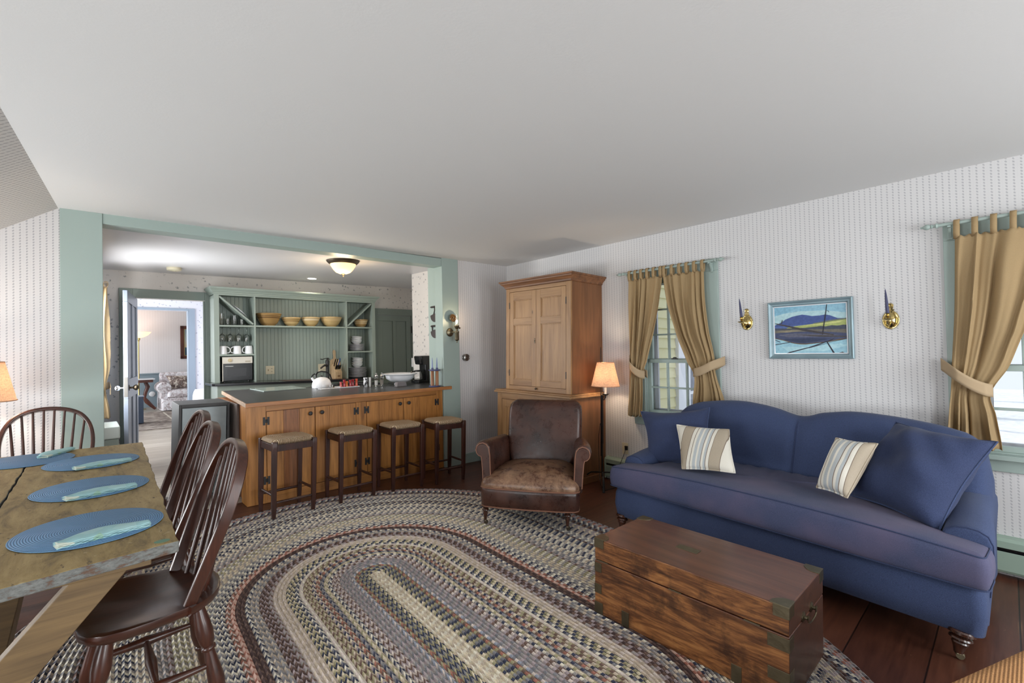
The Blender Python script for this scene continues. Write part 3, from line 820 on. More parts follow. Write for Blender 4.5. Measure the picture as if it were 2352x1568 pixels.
def corner_top(y_end, x_end):
    def fn(b):
        ys = (0, s) if y_end == 0 else (TL - s, TL); xs = (0, s) if x_end == 0 else (TW - s, TW)
        px = xs[0] if x_end == 0 else xs[1]; sx = 1 if x_end == 0 else -1
        py = 0 if y_end == 0 else TL; sy = 1 if y_end == 0 else -1
        poly = [(px - sx * e, py - sy * e), (px + sx * s * 1.2, py - sy * e), (px + sx * s * 1.2, py + sy * s * .5), (px + sx * s * .95, py + sy * s * .9), (px + sx * s * .5, py + sy * s * 1.2), (px - sx * e, py + sy * s * 1.2)]
        b.prism(poly, e + .0005, 'xy', THt - .0005)
        if x_end == 0: b.box(-e, .0005, ys[0] - (e if y_end == 0 else 0), ys[1] + (e if y_end else 0), THt - .045, THt)
        else: b.box(TW - .0005, TW + e, ys[0], ys[1], THt - .045, THt)
        if y_end == 0: b.box(xs[0], xs[1], -e, .0005, THt - .045, THt)
        else: b.box(xs[0], xs[1], TL - .0005, TL + e, THt - .045, THt)
    return fn
for ye in (0, 1):
    for xe in (0, 1): bracket('corner_bracket', corner_top(ye, xe))
for y0_, y1_, z0_, z1_ in ((0, .075, .205, .255), (TL - .042, TL, .205, .25), (0, .075, .085, .13), (TL - .042, TL, .10, .145), (0, .05, 0, .045), (TL - .05, TL, 0, .055)):
    def fn(b, y0_=y0_, y1_=y1_, z0_=z0_, z1_=z1_):
        b.box(-e, .0005, y0_, y1_, z0_, z1_)
        if y0_ == 0: b.box(-e, .05, -e, .0005, z0_, z1_)
    bracket('strap_bracket', fn)
for yy in (.17, TL - .20):
    bracket('strap_bracket', lambda b, yy=yy: b.box(-e, .0005, yy, yy + .04, 0, .07))
for yy in (.1, .42, TL - .08):
    bracket('lid_strip', lambda b, yy=yy: b.box(-e, .001, yy, yy + .06, .261, .266))
bracket('name_plate', lambda b: b.box(TW * .42, TW * .53, TL * .5, TL * .62, THt - .0005, THt + .002))
hd = MB()
for xx in (.17, .275):
    hd.lathe([(.02, 0), (.02, .003), (.008, .006), (.008, .016), (.012, .02), (.001, .022)], n=14, mat=Matrix.Translation((xx, 0, .275)) @ Matrix.Rotation(PI / 2, 4, 'X'))
hd.tube([(.17, -.016, .275), (.17, -.018, .262), (.182, -.018, .252), (.2225, -.018, .248), (.263, -.018, .252), (.275, -.018, .262), (.275, -.016, .275)], .0028, 8)
hd.build('handle', M_oldbrass, trk)

# ------------------------------------------------------------------ braided rug: every loop of every braid
RC, RY0, RY1, RRAD = 1.205, 1.0, 2.58, 1.675
PAL = dict(tan=rgb(176, 160, 140), sand=rgb(192, 178, 150), cream=rgb(202, 194, 174), grey=rgb(140, 134, 130), navy=rgb(56, 60, 78), brown=rgb(104, 82, 72), dk=rgb(74, 58, 56),
           rust=rgb(150, 96, 80), pink=rgb(188, 152, 136), blue=rgb(134, 140, 154), mauve=rgb(148, 134, 136), olive=rgb(146, 138, 104), slate=rgb(114, 113, 117), lt=rgb(186, 172, 162))
BANDS = [(.05, 'cream sand tan'), (.07, 'olive sand navy'), (.11, 'olive navy slate'), (.13, 'rust brown olive'), (.152, 'blue lt slate'), (.22, 'mauve grey slate'), (.26, 'mauve lt brown'), (.285, 'navy grey cream'), (.305, 'sand tan olive'), (.33, 'navy grey slate'), (.35, 'rust brown tan'), (.375, 'mauve navy sand'), (.41, 'olive tan brown'), (.432, 'lt cream lt'), (.455, 'navy cream slate'), (.485, 'olive navy sand'), (.505, 'rust tan brown'), (.53, 'tan tan lt'), (.553, 'lt lt tan'), (.59, 'brown mauve grey'), (.625, 'dk mauve brown'), (.66, 'grey slate tan'), (.685, 'grey cream navy'), (.705, 'dk dk brown'), (.727, 'brown dk dk'), (.75, 'rust pink pink'), (.775, 'brown rust lt'), (.82, 'navy cream grey'), (.87, 'cream grey slate'), (.93, 'sand grey tan'), (.98, 'olive grey cream'), (1.01, 'brown mauve grey'), (1.06, 'lt slate grey'), (1.12, 'tan cream slate'), (1.18, 'navy grey cream'), (1.23, 'cream tan grey'), (1.29, 'slate sand navy'), (1.315, 'dk brown slate'), (1.38, 'cream slate grey'), (1.44, 'tan grey navy'), (1.50, 'mauve grey sand'), (1.54, 'dk brown slate'), (1.60, 'cream slate navy'), (1.64, 'rust grey mauve'), (1.8, 'slate grey dk')]
def _mute(c):
    g = sum(c) / 3; return tuple(min(1, 1.22 * (g + (x - g) * .85)) for x in c)
PAL = {k: _mute(v) for k, v in PAL.items()}
def rug_path(d, s):
    # stadium of radius d; s in [0,1); the long axis drifts slightly to +x
    R0 = RY0 + .36 * d; L = RY1 - R0; per = 2 * L + 2 * PI * d; q = (s % 1.) * per
    if q < L: x, y = d, R0 + q
    elif q < L + PI * d: a = (q - L) / d; x, y = d * math.cos(a), RY1 + d * math.sin(a)
    elif q < 2 * L + PI * d: x, y = -d, RY1 - (q - L - PI * d)
    else: a = PI + (q - 2 * L - PI * d) / max(d, 1e-6); x, y = d * math.cos(a), R0 + d * math.sin(a)
    return (RC + x + .05 * (y - 1.2), y)
m = MB(); cols = []; BW = .0215; q = random.Random(11)
i = 0
while True:
    d0 = i * BW; d1 = d0 + BW
    if d1 > RRAD: break
    dm = (d0 + d1) / 2
    names = next(b[1] for b in BANDS if dm < b[0]).split()
    trio = [PAL[k] for k in names]
    per = 2 * (RY1 - RY0 - .36 * dm) + 2 * PI * dm
    n = max(6, int(per / .0180 / 3) * 3)
    base = len(m.v); ph = q.random()
    for k in range(n):
        s = (k + ph) / n
        sk = .60 / n
        a = rug_path(max(d0, 1e-5), s + sk); b = rug_path(dm, s); c = rug_path(d1, s + sk)
        m.v += [(a[0], a[1], .009 if i else .0142), (b[0], b[1], .0145), (c[0], c[1], .009)]
    for k in range(n):
        k2 = (k + 1) % n; A = base + 3 * k; B = base + 3 * k2
        m.f.append((A, A + 1, B + 1, B)); m.f.append((A + 1, A + 2, B + 2, B + 1)); m.mi += [0, 0]
        j = q.uniform(.86, 1.12)
        ca = tuple(min(1, x * j) for x in trio[k % 3]); j = q.uniform(.86, 1.12); cb = tuple(min(1, x * j) for x in trio[(k + 1) % 3])
        cols += [ca, cb]
    i += 1
nr = i * BW
# rim
base = len(m.v); n = 240
for k in range(n):
    a = rug_path(nr, k / n); m.v += [(a[0], a[1], .0095), (a[0], a[1], .001)]
for k in range(n):
    A = base + 2 * k; B = base + 2 * ((k + 1) % n); m.f.append((A, A + 1, B + 1, B)); m.mi.append(0); cols.append(PAL['slate'])
M_rug = attr_mat('braided_wool', 'col', .95, 300, .35, .1, .4)
me_o = m.build('braided_rug', M_rug, None, smooth=False)
at = me_o.data.attributes.new('col', 'FLOAT_COLOR', 'FACE')
for k, c in enumerate(cols): at.data[k].color = (*c, 1)
tag(me_o, 'large oval braided wool rug in tan, navy and rust rings', 'rug')

# ------------------------------------------------------------------ sawbuck table
def tabletop():
    t = NT('old_ochre_paint'); v = t.coord((5, 1.2, 5)); a = t.noise(v, 3, 6, .7, .5)
    c = t.ramp(a, [(.34, rgb(96, 80, 50)), (.48, rgb(144, 122, 76)), (.66, rgb(170, 148, 100))])
    v2 = t.coord((20, 6, 20)); b = t.noise(v2, 2.4, 5, .75)
    c = t.mix(t.ramp(b, [(.33, (1, 1, 1)), (.40, (0, 0, 0))]), c, rgb(66, 48, 36))
    d = t.noise(t.coord((9, 9, 9)), 3, 4, .7); c = t.mix(t.math('MULTIPLY', t.ramp(d, [(.64, (0, 0, 0)), (.70, (1, 1, 1))]), .5), c, rgb(196, 178, 140))
    t.base(c); t.set(Roughness=.55, Specular_IOR_Level=.35); t.bump(b, .3, .004); return t.m
M_table = tabletop()
def greyedge():
    t = NT('worn_grey_edge'); v = t.coord((12, 12, 30)); a = t.noise(v, 2.2, 5, .75)
    t.base(t.ramp(a, [(.38, rgb(92, 68, 52)), (.46, rgb(96, 97, 94)), (.62, rgb(122, 124, 120)), (.68, rgb(88, 66, 52))])); t.set(Roughness=.6); t.bump(a, .4, .006); return t.m
M_tedge = greyedge()
M_tleg = wood('table_leg_wood', rgb(82, 64, 42), rgb(122, 98, 64), 0, 1., .55, contrast=.7)
tab = thing('dining_table', 'long weathered ochre-painted sawbuck dining table with plank top', 'table', (-.22, 2.7, 0))
def loc(p): return (p[0] + .22, p[1] - 2.7)
def rag(poly, amp=.003, seg=.05):
    out = []; q = random.Random(5)
    for a, b in zip(poly, poly[1:] + poly[:1]):
        L = math.hypot(b[0] - a[0], b[1] - a[1]); n = max(1, int(L / seg))
        for k in range(n):
            t = k / n; out.append((lerp(a[0], b[0], t) + q.uniform(-amp, amp), lerp(a[1], b[1], t) + q.uniform(-amp, amp)))
    return out
for poly in ([(.261, 3.772), (.198, 1.760), (-.166, 1.706), (-.2605, 1.692), (-.213, 3.755)], [(-.219, 3.755), (-.2665, 1.691), (-.72, 1.625), (-.69, 3.74)]):
    p = rag([loc(a) for a in poly]); n = len(p)
    m = MB(); m.prism(p, .036, 'xy', .7135); m.mi[2:] = [1] * (len(m.mi) - 2)
    pl = m.build('plank', [M_table, M_tedge], tab, bev=.004)
MB().prism([(.222 + .193 + .02 * math.cos(a) - .035, 1.79 - 2.7 + .014 * math.sin(a)) for a in [2 * PI * k / 14 for k in range(14)]], .0008, 'xy', .7496).build('paint_patch', plain('green_paint_patch', rgb(88, 128, 104), .5), tab)
def bar(mb, a, b, w, th):  # plank in xz plane from a to b, thickness along y
    (x0, y0, z0), (x1, y1, z1) = a, b; d = Vector((x1 - x0, 0, z1 - z0)).normalized(); n = Vector((-d.z, 0, d.x)) * (w / 2)
    poly = [(x0 + n.x, z0 + n.z), (x1 + n.x, z1 + n.z), (x1 - n.x, z1 - n.z), (x0 - n.x, z0 - n.z)]
    mb.prism(poly, th, 'xz', y0)
for yy in (-.83, .80):
    A = MB(); bar(A, (.265, yy, .69), (-.257, yy, .055), .10, .045); A.build('leg', M_tleg, tab, bev=.003)
    A = MB(); bar(A, (-.30, yy + .046, .69), (.222, yy + .046, .055), .10, .045); A.build('leg', M_tleg, tab, bev=.003)
    MB().box(-.36, .36, yy - .03, yy + .09, .668, .713).build('cleat', M_tleg, tab, bev=.003)
    MB().box(.20, .30, yy + .02, yy + .10, .0 if yy > 0 else .0148, .028).build('foot', M_tleg, tab)
    MB().box(-.335, -.235, yy - .03, yy + .05, .0 if yy > 0 else .0148, .028).build('foot', M_tleg, tab)
MB().box(-.035, .035, -.78, .86, .33, .40).build('stretcher', M_tleg, tab, bev=.003)

# placemats and napkins
def matmat():
    t = NT('woven_blue'); tc = t.n('ShaderNodeTexCoord'); sp = t.n('ShaderNodeSeparateXYZ'); t.l(tc.outputs['Object'], sp.inputs[0])
    r = t.math('SQRT', t.math('ADD', t.math('MULTIPLY', sp.outputs[0], sp.outputs[0]), t.math('MULTIPLY', sp.outputs[1], sp.outputs[1])))
    w = t.math('SINE', t.math('MULTIPLY', r, 2 * PI / .0062))
    an = t.math('ARCTAN2', sp.outputs[1], sp.outputs[0]); w2 = t.math('SINE', t.math('MULTIPLY', an, 150.))
    c = t.ramp(t.math('ADD', t.math('MULTIPLY', w, .35), .5), [(.1, rgb(50, 92, 138)), (.75, rgb(104, 154, 198))])
    c = t.mix(t.math('MULTIPLY', t.math('ADD', w2, 1.), .12), c, rgb(138, 172, 200))
    t.base(c); t.set(Roughness=.55); t.bump(t.math('ADD', w, t.math('MULTIPLY', w2, .3)), .5, .003); return t.m
M_mat = matmat()
mats_ = [((.003, 2.07), 'blue woven round placemat nearest the camera on the table'), ((.013, 2.665), 'blue woven round placemat second from the near table end'), ((.022, 3.275), 'blue woven round placemat at the far right table corner'), ((-.235, 3.535), 'blue woven round placemat in front of the end chair')]
pm = None; NR = .189
for (x, y), lab in mats_:
    M = TR((x, y, .7505))
    if pm is None:
        pm = MB().lathe([(.001, 0), (NR - .003, 0), (NR, .002), (NR - .003, .004), (.001, .004)], n=64).build('placemat', M_mat, None, angle=60)
        tag(pm, lab, 'placemat', 'blue placemats on the table'); o = pm
    else:
        o = pm.copy(); COL.objects.link(o); o['label'] = lab
    o.matrix_world = M
def napmat():
    t = NT('aqua_linen'); v = t.coord((9, 9, 9)); vo = t.n('ShaderNodeTexVoronoi'); t.l(v, vo.inputs[0]); vo.inputs['Scale'].default_value = 2.4
    c = t.ramp(vo.outputs['Color'], [(.0, rgb(158, 200, 204)), (.52, rgb(170, 208, 210)), (.70, rgb(210, 220, 206)), (.78, rgb(160, 200, 180)), (.82, rgb(166, 206, 210))], True)
    t.base(c); t.set(Roughness=.9); t.bump(t.noise(t.coord(), 500, 2), .2, .002); return t.m
M_nap = napmat()
def napkin_mesh(seed):
    q = random.Random(seed); m = MB()
    for layer in range(4):
        def fn(u, v, L=layer):
            x = lerp(-.112, .112, u)
            w = .070 - .050 * abs(2 * u - 1) ** 1.3 * (1 if L == 3 else .75) + .002 * L
            y = lerp(-.028 - .0015 * L, w - .02, v)
            front = 1 - v
            z = .001 + .0030 * L + .005 * (1 - (2 * v - 1) ** 2) * (L / 3) + .0012 * math.sin(34 * u + 2.1 * L + seed) * front ** 2 + .0006 * math.sin(17 * u + L)
            return (x, y, z)
        m.grid(fn, 46, 8)
        def hem(u, v, L=layer):
            a = fn(u, 0, L); return (a[0], a[1] - .003 * math.sin(PI * v), a[2] - .0026 * v)
        m.grid(hem, 46, 3)
    return m
naps = [((.03, 1.955), R(12), 'folded aqua napkin on the placemat nearest the camera'), ((.035, 2.535), R(16), 'folded aqua napkin on the second placemat from the near end'), ((.055, 3.14), R(18), 'folded aqua napkin on the far right corner placemat'), ((-.13, 3.64), R(62), 'folded aqua napkin pointing to the end chair')]
for k, ((x, y), rz, lab) in enumerate(naps):
    o = napkin_mesh(k).build('napkin', M_nap, None, solid=.0016, angle=60)
    o.matrix_world = TR((x, y, .7555), rz); tag(o, lab, 'napkin', 'aqua napkins on the placemats')

# ------------------------------------------------------------------ windsor chairs (front = -x, back = +x)
def make_windsor(label):
    t = thing('windsor_chair', label, 'chair', group='dark bow-back Windsor chairs')
    out = [(-.208, 0), (-.205, .09), (-.196, .15), (-.175, .19), (-.14, .213), (-.09, .222), (-.02, .217), (.04, .204), (.083, .192), (.088, .205), (.125, .182), (.16, .148), (.185, .105), (.2, .055), (.206, 0)]
    out = out + [(x, -y) for x, y in reversed(out[1:-1])]
    def ring(s, z): return [(-.0 + x * s, y * s, z(x * s, y * s) if callable(z) else z) for x, y in out]
    def dish(x, y):
        f = max(0, 1 - ((x + .02) / .2) ** 2) * max(0, 1 - (y / .215) ** 2)
        pom = .008 * math.exp(-(y / .03) ** 2) * sstep(-.02, -.2, x)
        return .452 - .024 * f + pom - (.006 * sstep(-.17, -.21, x))
    m = MB()
    m.loft([ring(.82, .412), ring(.93, .414), ring(.985, .424), ring(1.0, .440), ring(.992, .449), ring(.965, dish), ring(.88, dish), ring(.75, dish), ring(.6, dish), ring(.45, dish), ring(.3, dish), ring(.15, dish), ring(.02, dish)])
    m.build('seat', M_seatwood, t, angle=50)
    def lean(z): return .088 + (z - .45) / .505 * .172
    bow = [(.172, .445), (.186, .54), (.200, .64), (.208, .73), (.203, .80), (.184, .862), (.148, .912), (.10, .94), (.05, .953), (0, .957)]
    bow = bow + [(-y, z) for y, z in reversed(bow[:-1])]
    def S(k): return [Vector((lean(z), y, z)) for y, z in bow][k]
    # smooth the bow
    zz = [a[1] for a in bow]; yy = [a[0] for a in bow]; N = len(bow) - 1
    pts = []
    for k in range(61):
        tt = k / 60 * N
        pts.append(Vector((lean(sinterp(list(enumerate(zz)), tt)), sinterp(list(enumerate(yy)), tt), sinterp(list(enumerate(zz)), tt))))
    MB().tube(pts, .0105, 10, flat=.018, up=None).build('bow', M_chairwood, t, angle=60) if False else None
    mb = MB(); secs = []
    for k, p in enumerate(pts):
        d = (pts[min(k + 1, 60)] - pts[max(k - 1, 0)]).normalized(); nx = Vector((.947, 0, -.32)); nx = (nx - d * nx.dot(d)).normalized(); ny = d.cross(nx)
        secs.append([p + nx * a * .019 + ny * b * .0105 for a, b in ((-1, -.55), (-.8, -1), (.8, -1), (1, -.55), (1, .55), (.8, 1), (-.8, 1), (-1, .55))])
    mb.loft(secs); mb.build('bow', M_chairwood, t, angle=40)
    NS = 8
    for k in range(NS):
        f = -1 + 2 * k / (NS - 1)
        yb = .125 * f; xb = .118 + .045 * (1 - f * f)
        yt = .168 * f
        top = max((p for p in pts if abs(p.y - yt) < .014 and p.z > .7), key=lambda p: p.z)
        s = MB(); s.lathe_between((xb, yb, .44), (top.x, yt, top.z - .006), [(0, .0075), (.25, .0098), (.4, .0085), (1, .0058)], 10)
        s.build('spindle', M_chairwood, t)
    LP = [(0, .016), (.06, .019), (.15, .0245), (.24, .027), (.31, .0235), (.345, .017), (.355, .0225), (.375, .0225), (.385, .0165), (.42, .0175), (.52, .022), (.62, .0255), (.70, .0225), (.735, .0165), (.745, .0215), (.765, .0215), (.78, .0155), (.86, .019), (.92, .017), (1, .0115)]
    feet = {}
    for sx, sy in ((-1, 1), (-1, -1), (1, 1), (1, -1)):
        top = (-.125 if sx < 0 else .115, sy * .135, .425); bot = (-.185 if sx < 0 else .20, sy * .195, 0.0)
        feet[(sx, sy)] = (Vector(top), Vector(bot))
        s = MB(); s.lathe_between(top, bot, LP, 16); s.build('leg', M_chairwood, t, angle=55)
    SP = [(0, .008), (.2, .0115), (.42, .016), (.5, .0185), (.58, .016), (.8, .0115), (1, .008)]
    mids = []
    for sy in (1, -1):
        a = feet[(-1, sy)][0].lerp(feet[(-1, sy)][1], .53); b = feet[(1, sy)][0].lerp(feet[(1, sy)][1], .5); mids.append((a + b) / 2)
        s = MB(); s.lathe_between(a, b, SP, 12); s.build('stretcher', M_chairwood, t)
    s = MB(); s.lathe_between(mids[0], mids[1], SP, 12); s.build('stretcher', M_chairwood, t)
    return t
ch1 = make_windsor('dark Windsor chair nearest the camera at the long table side')
ch1.matrix_world = TR((.17, 2.12, .012))
dup(ch1, TR((.195, 2.72, .012)), 'dark Windsor chair standing between two others along the table side')
dup(ch1, TR((.243, 3.25, .012), R(2)), 'dark Windsor chair at the far right table corner before the grey appliance')
dup(ch1, TR((-.175, 3.925, .0), R(90)), 'dark Windsor chair at the table head against the wallpaper')

# ------------------------------------------------------------------ rush stools
def rush():
    t = NT('woven_rush'); tc = t.n('ShaderNodeTexCoord'); sp = t.n('ShaderNodeSeparateXYZ'); t.l(tc.outputs['Object'], sp.inputs[0])
    ax = t.math('DIVIDE', t.math('ABSOLUTE', sp.outputs[0]), .165); ay = t.math('DIVIDE', t.math('ABSOLUTE', sp.outputs[1]), .150)
    side = t.math('GREATER_THAN', ax, ay)
    co = t.n('ShaderNodeMix', data_type='FLOAT'); t.l(side, co.inputs[0]); t.l(sp.outputs[0], co.inputs[2]); t.l(sp.outputs[1], co.inputs[3])
    nz = t.noise(tc.outputs['Object'], 26, 3)
    ph = t.math('ADD', t.math('MULTIPLY', co.outputs[0], 2 * PI / .0115), t.math('MULTIPLY', nz, 5.))
    w = t.math('ADD', t.math('MULTIPLY', t.math('SINE', ph), .5), .5)
    c = t.ramp(w, [(.1, rgb(138, 108, 80)), (.6, rgb(206, 180, 146)), (1, rgb(226, 204, 172))])
    n2 = t.noise(t.coord((60, 60, 60)), 1.2, 3); c = t.mix(t.ramp(n2, [(.45, (0, 0, 0)), (.75, (.6, .6, .6))]), c, rgb(160, 120, 84))
    t.base(c); t.set(Roughness=.7); t.bump(w, 1., .009); return t.m
M_rush = rush()
def make_stool(label):
    t = thing('bar_stool', label, 'stool', group='rush-seat stools at the counter')
    for sx in (-1, 1):
        for sy in (-1, 1):
            m = MB(); x, y = sx * .157, sy * .143; secs = []
            for z, h in ((0, .0125), (.12, .0165), (.56, .0185), (.604, .0185), (.611, .016)):
                secs.append([(x - sx * (.0185 - h) * .5 + a * h, y - sy * (.0185 - h) * .5 + b * h, z) for a, b in ((-1, -1), (1, -1), (1, 1), (-1, 1))])
            m.loft(secs); m.build('leg', M_stoolwood, t, bev=.004)
    for sy in (-1, 1): MB().box(-.14, .14, sy * .143 - .011, sy * .143 + .011, .535, .588).build('apron', M_stoolwood, t, bev=.002)
    for sx in (-1, 1): MB().box(sx * .157 - .011, sx * .157 + .011, -.126, .126, .535, .588).build('apron', M_stoolwood, t, bev=.002)
    for sy, z in ((-1, .135), (1, .15)):
        m = MB(); m.lathe_between((-.157, sy * .143, z), (.157, sy * .143, z), [(0, .009), (.5, .0115), (1, .009)], 10); m.build('stretcher', M_stoolwood, t)
    for sx in (-1, 1):
        m = MB(); m.lathe_between((sx * .157, -.143, .19), (sx * .157, .143, .19), [(0, .009), (.5, .0115), (1, .009)], 10); m.build('stretcher', M_stoolwood, t)
    def P(u, v, s):
        du, dv = 2 * u - 1, 2 * v - 1
        x = .172 * du; y = .158 * dv
        # notch the corners for the posts
        c = sstep(.70, .9, abs(du)) * sstep(.66, .9, abs(dv)); x *= 1 - .115 * c; y *= 1 - .13 * c
        e = (max(0, 1 - abs(du) ** 10) * max(0, 1 - abs(dv) ** 10)) ** .5
        dip = .013 * (1 - max(abs(du), abs(dv)) ** 2); ridge = .006 * math.exp(-((abs(du) - abs(dv)) / .12) ** 2) * min(1, abs(du) * 2)
        z = .602 + (.032 * e - dip - ridge * .6) if s > 0 else .602 - .028 * e
        return (x, y, z)
    m = MB(); m.grid(lambda u, v: P(u, v, 1), 30, 30); m.grid(lambda u, v: P(u, v, -1), 14, 14)
    m.build('seat', M_rush, t, angle=80)
    return t
ST = [((1.237, 4.112), 4, 'rush-seat stool farthest left, in front of the first island door'), ((1.785, 4.128), 2, 'rush-seat stool second from the fridge end of the island'), ((2.28, 4.112), 1, 'rush-seat stool third from the fridge end of the island'), ((2.752, 4.055), -5, 'rush-seat stool nearest the green post')]
s0 = None
for (x, y), r, lab in ST:
    M = TR((x, y, .0), R(r))
    if s0 is None: s0 = make_stool(lab); s0.matrix_world = M
    else: dup(s0, M, lab)

# ------------------------------------------------------------------ kitchen island (house coordinates)
isl = thing('kitchen_island', 'oak kitchen island with inset board doors and black hinges', 'cabinet', (0, 0, 0), house=True)
def I(mb): return floor_bottom(mb, .002, .03)
def it(y): return .94 + .02 * (y - 4.4)      # underside follows the slightly tilted counter
YF = 4.44
m = MB(); m.box(1.05, 3.02, YF + .02, 5.215, 0, .905).box(1.05, 1.89, 5.215, 5.72, 0, .905); I(m).build('carcass', M_oak_dark, isl, smooth=False)
for q_ in ((1.02, 1.176, 0, .905), (1.995, 2.103, .139, .854), (2.944, 3.025, 0, .905)):
    m = MB(); m.box(q_[0], q_[1], YF, YF + .022, q_[2], q_[3]); I(m).build('stile', M_oak, isl, bev=.002)
for q_ in ((.855, .905), (0, .138)):
    m = MB(); m.box(1.176, 2.944, YF, YF + .022, *q_); I(m).build('rail', M_oakx, isl, bev=.002)
m = MB(); m.box(1.02, 1.048, YF + .023, 4.62, 0, .905); I(m).build('end_stile', M_oak, isl, bev=.002)
m = MB(); m.box(1.03, 1.049, 4.80, 5.72, 0, .905); I(m).build('end_panel', wood('grey_brown_end_board', rgb(92, 80, 76), rgb(132, 120, 114), 2, 1.2, .5), isl, bev=.002)
DOORS = [(1.18, 1.592, 0), (1.598, 1.992, 1), (2.107, 2.519, 0), (2.524, 2.941, 1)]
for a, b, hs in DOORS:
    m = MB(); w3 = (b - a) / 3
    for k in range(3):
        m.cur = (0, 1, 0)[k] if a < 1.3 else (0, 0, (1 if a > 2.6 else 0))[k]
        m.box(a + k * w3 + .0006, a + (k + 1) * w3 - .0006, YF - .0005, YF + .018, .143, .850)
    d = m.build('door', [M_oak, M_oak_dark], isl, bev=.0015)
    kx = b - .045 if hs == 0 else a + .055
    k = MB(); k.lathe([(.007, 0), (.007, .010), (.016, .016), (.019, .024), (.014, .031), (.001, .033)], n=16, mat=Matrix.Translation((kx, YF, .797)) @ Matrix.Rotation(PI / 2, 4, 'X')); k.build('knob', M_black, d)
    hx = a - .004 if hs == 0 else b + .003
    for z in (.77, .255):
        h = MB(); h.box(hx - .026, hx - .008, YF - .004, YF, z - .035, z + .035).box(hx + .008, hx + .026, YF - .004, YF, z - .035, z + .035).box(hx - .012, hx + .012, YF - .004, YF, z - .014, z + .014).lathe([(.005, -.016), (.005, .016)], (hx, YF - .005, z), 8)
        h.build('hinge', M_black, d)
# countertop
M_top = plain('slate_laminate', rgb(58, 58, 60), .32, bump=.04, bscale=200, var=.08)
wt = thing('countertop', 'dark slate-grey island worktop with an oak edge', 'worktop', (0, 0, 0), house=True)
def topslab(poly, th, dz=0.):
    mb = MB(); n = len(poly)
    mb.v = [(x, y, it(y) + dz - th) for x, y in poly] + [(x, y, it(y) + dz) for x, y in poly]
    mb.f = [tuple(reversed(range(n))), tuple(range(n, 2 * n))] + [(k, (k + 1) % n, n + (k + 1) % n, n + k) for k in range(n)]; mb.mi = [0] * len(mb.f); return mb
POLY = [(1.02, 4.406), (3.105, 4.396), (3.105, 4.409), (3.027, 4.409), (3.027, 4.56), (3.055, 4.56), (3.055, 4.755), (3.258, 4.755), (3.258, 5.40), (2.86, 5.42), (2.86, 5.22), (1.905, 5.22), (1.88, 5.80), (1.115, 5.80)]
topslab(POLY, .034).build('slab', M_top, wt, smooth=False)
M_edge = wood('oak_edge', rgb(128, 80, 44), rgb(186, 126, 74), 0, 1.2, .4, contrast=.6)
eg = [(1.006, 4.392), (3.12, 4.382), (3.12, 4.396), (1.02, 4.406)]
topslab(eg, .036).build('edge_strip', M_edge, wt, bev=.004)
topslab([(1.006, 4.392), (1.02, 4.406), (1.115, 5.80), (1.101, 5.80)], .036).build('edge_strip', wood('pale_oak_edge', rgb(150, 120, 98), rgb(190, 164, 140), 1, 1.2, .4), wt, bev=.004)
topslab([(3.105, 4.396), (3.12, 4.396), (3.12, 4.41), (3.105, 4.41)], .036).build('edge_strip', M_edge, wt, bev=.003)

# ------------------------------------------------------------------ grey appliance beside the island
fr = thing('mini_fridge', 'small dark fridge standing against the island with its grey metal side outward', 'fridge', (.597, 4.95, 0))
Mgal = plain('galvanised_panel', rgb(132, 140, 142), .38, .35, bump=.05, bscale=9, var=.14)
Mfr = plain('fridge_black', rgb(62, 62, 63), .5, bump=.1, bscale=60)
MB().box(0, .385, .012, .42, .02, .855).build('body', Mfr, fr, bev=.004)
m = MB(); m.box(0, .018, -.01, .013, .02, .855).box(.367, .385, -.01, .013, .02, .855).box(.018, .367, -.01, .013, .828, .855).box(.018, .367, -.01, .013, .02, .04); m.build('frame', Mfr, fr, bev=.002)
pn = MB().box(.024, .361, -.004, .012, .20, .822).build('side_panel', Mgal, fr, bev=.003)
m = MB()
for r in range(5):
    for c in range(6): m.box(.05 + c * .052, .05 + c * .052 + .036, -.003, .012, .055 + r * .027, .055 + r * .027 + .013)
m.box(.024, .361, .004, .0121, .042, .197)
m.build('vent_grille', plain('vent_grey', rgb(96, 112, 112), .5), fr)
for k in range(8):
    z = .23 + k * .08
    for xx in (.021, .364): pass
for xx in (.04, .345):
    for yy in (.05, .37): MB().lathe([(.014, 0), (.014, .02)], (xx, yy, 0), 10).build('foot', M_blackplastic, fr)

# ------------------------------------------------------------------ armoire (front faces -x)
arm = thing('armoire', 'tall two-part pine armoire with four-panel doors in the room corner', 'armoire', (3.44, 2.925, 0))
def panel_door(mb, x, y0, y1, z0, z1, rows, st=.062, inner=None):
    # frame-and-panel door lying in plane x; rows: list of (z0,z1) openings
    mb.cur = 0
    mb.box(x, x + .022, y0, y0 + st, z0, z1).box(x, x + .022, y1 - st, y1, z0, z1)
    mb.cur = 1; e = z0
    for a, b in rows:
        mb.box(x, x + .022, y0 + st, y1 - st, e, a); e = b
    mb.box(x, x + .022, y0 + st, y1 - st, e, z1)
    mb.cur = 0
    for a, b in rows:
        mb.box(x + .012, x + .018, y0 + st, y1 - st, a, b)
        # bead moulding round the opening
        for p in ((y0 + st, y0 + st + .009, a, b), (y1 - st - .009, y1 - st, a, b), (y0 + st, y1 - st, a, a + .009), (y0 + st, y1 - st, b - .009, b)):
            mb.box(x + .004, x + .013, *p)
    return mb
BD = .585     # base depth, to the wall
Yb = 1.06
m = MB(); m.box(.02, BD, 0.0, Yb, .0, .868); m.build('lower_case', M_pineside, arm, bev=.002)
for q_ in ((0, .10), (Yb - .07, Yb)): MB().box(0, .02, *q_, .06, .868).build('lower_stile', M_pine, arm, bev=.002)
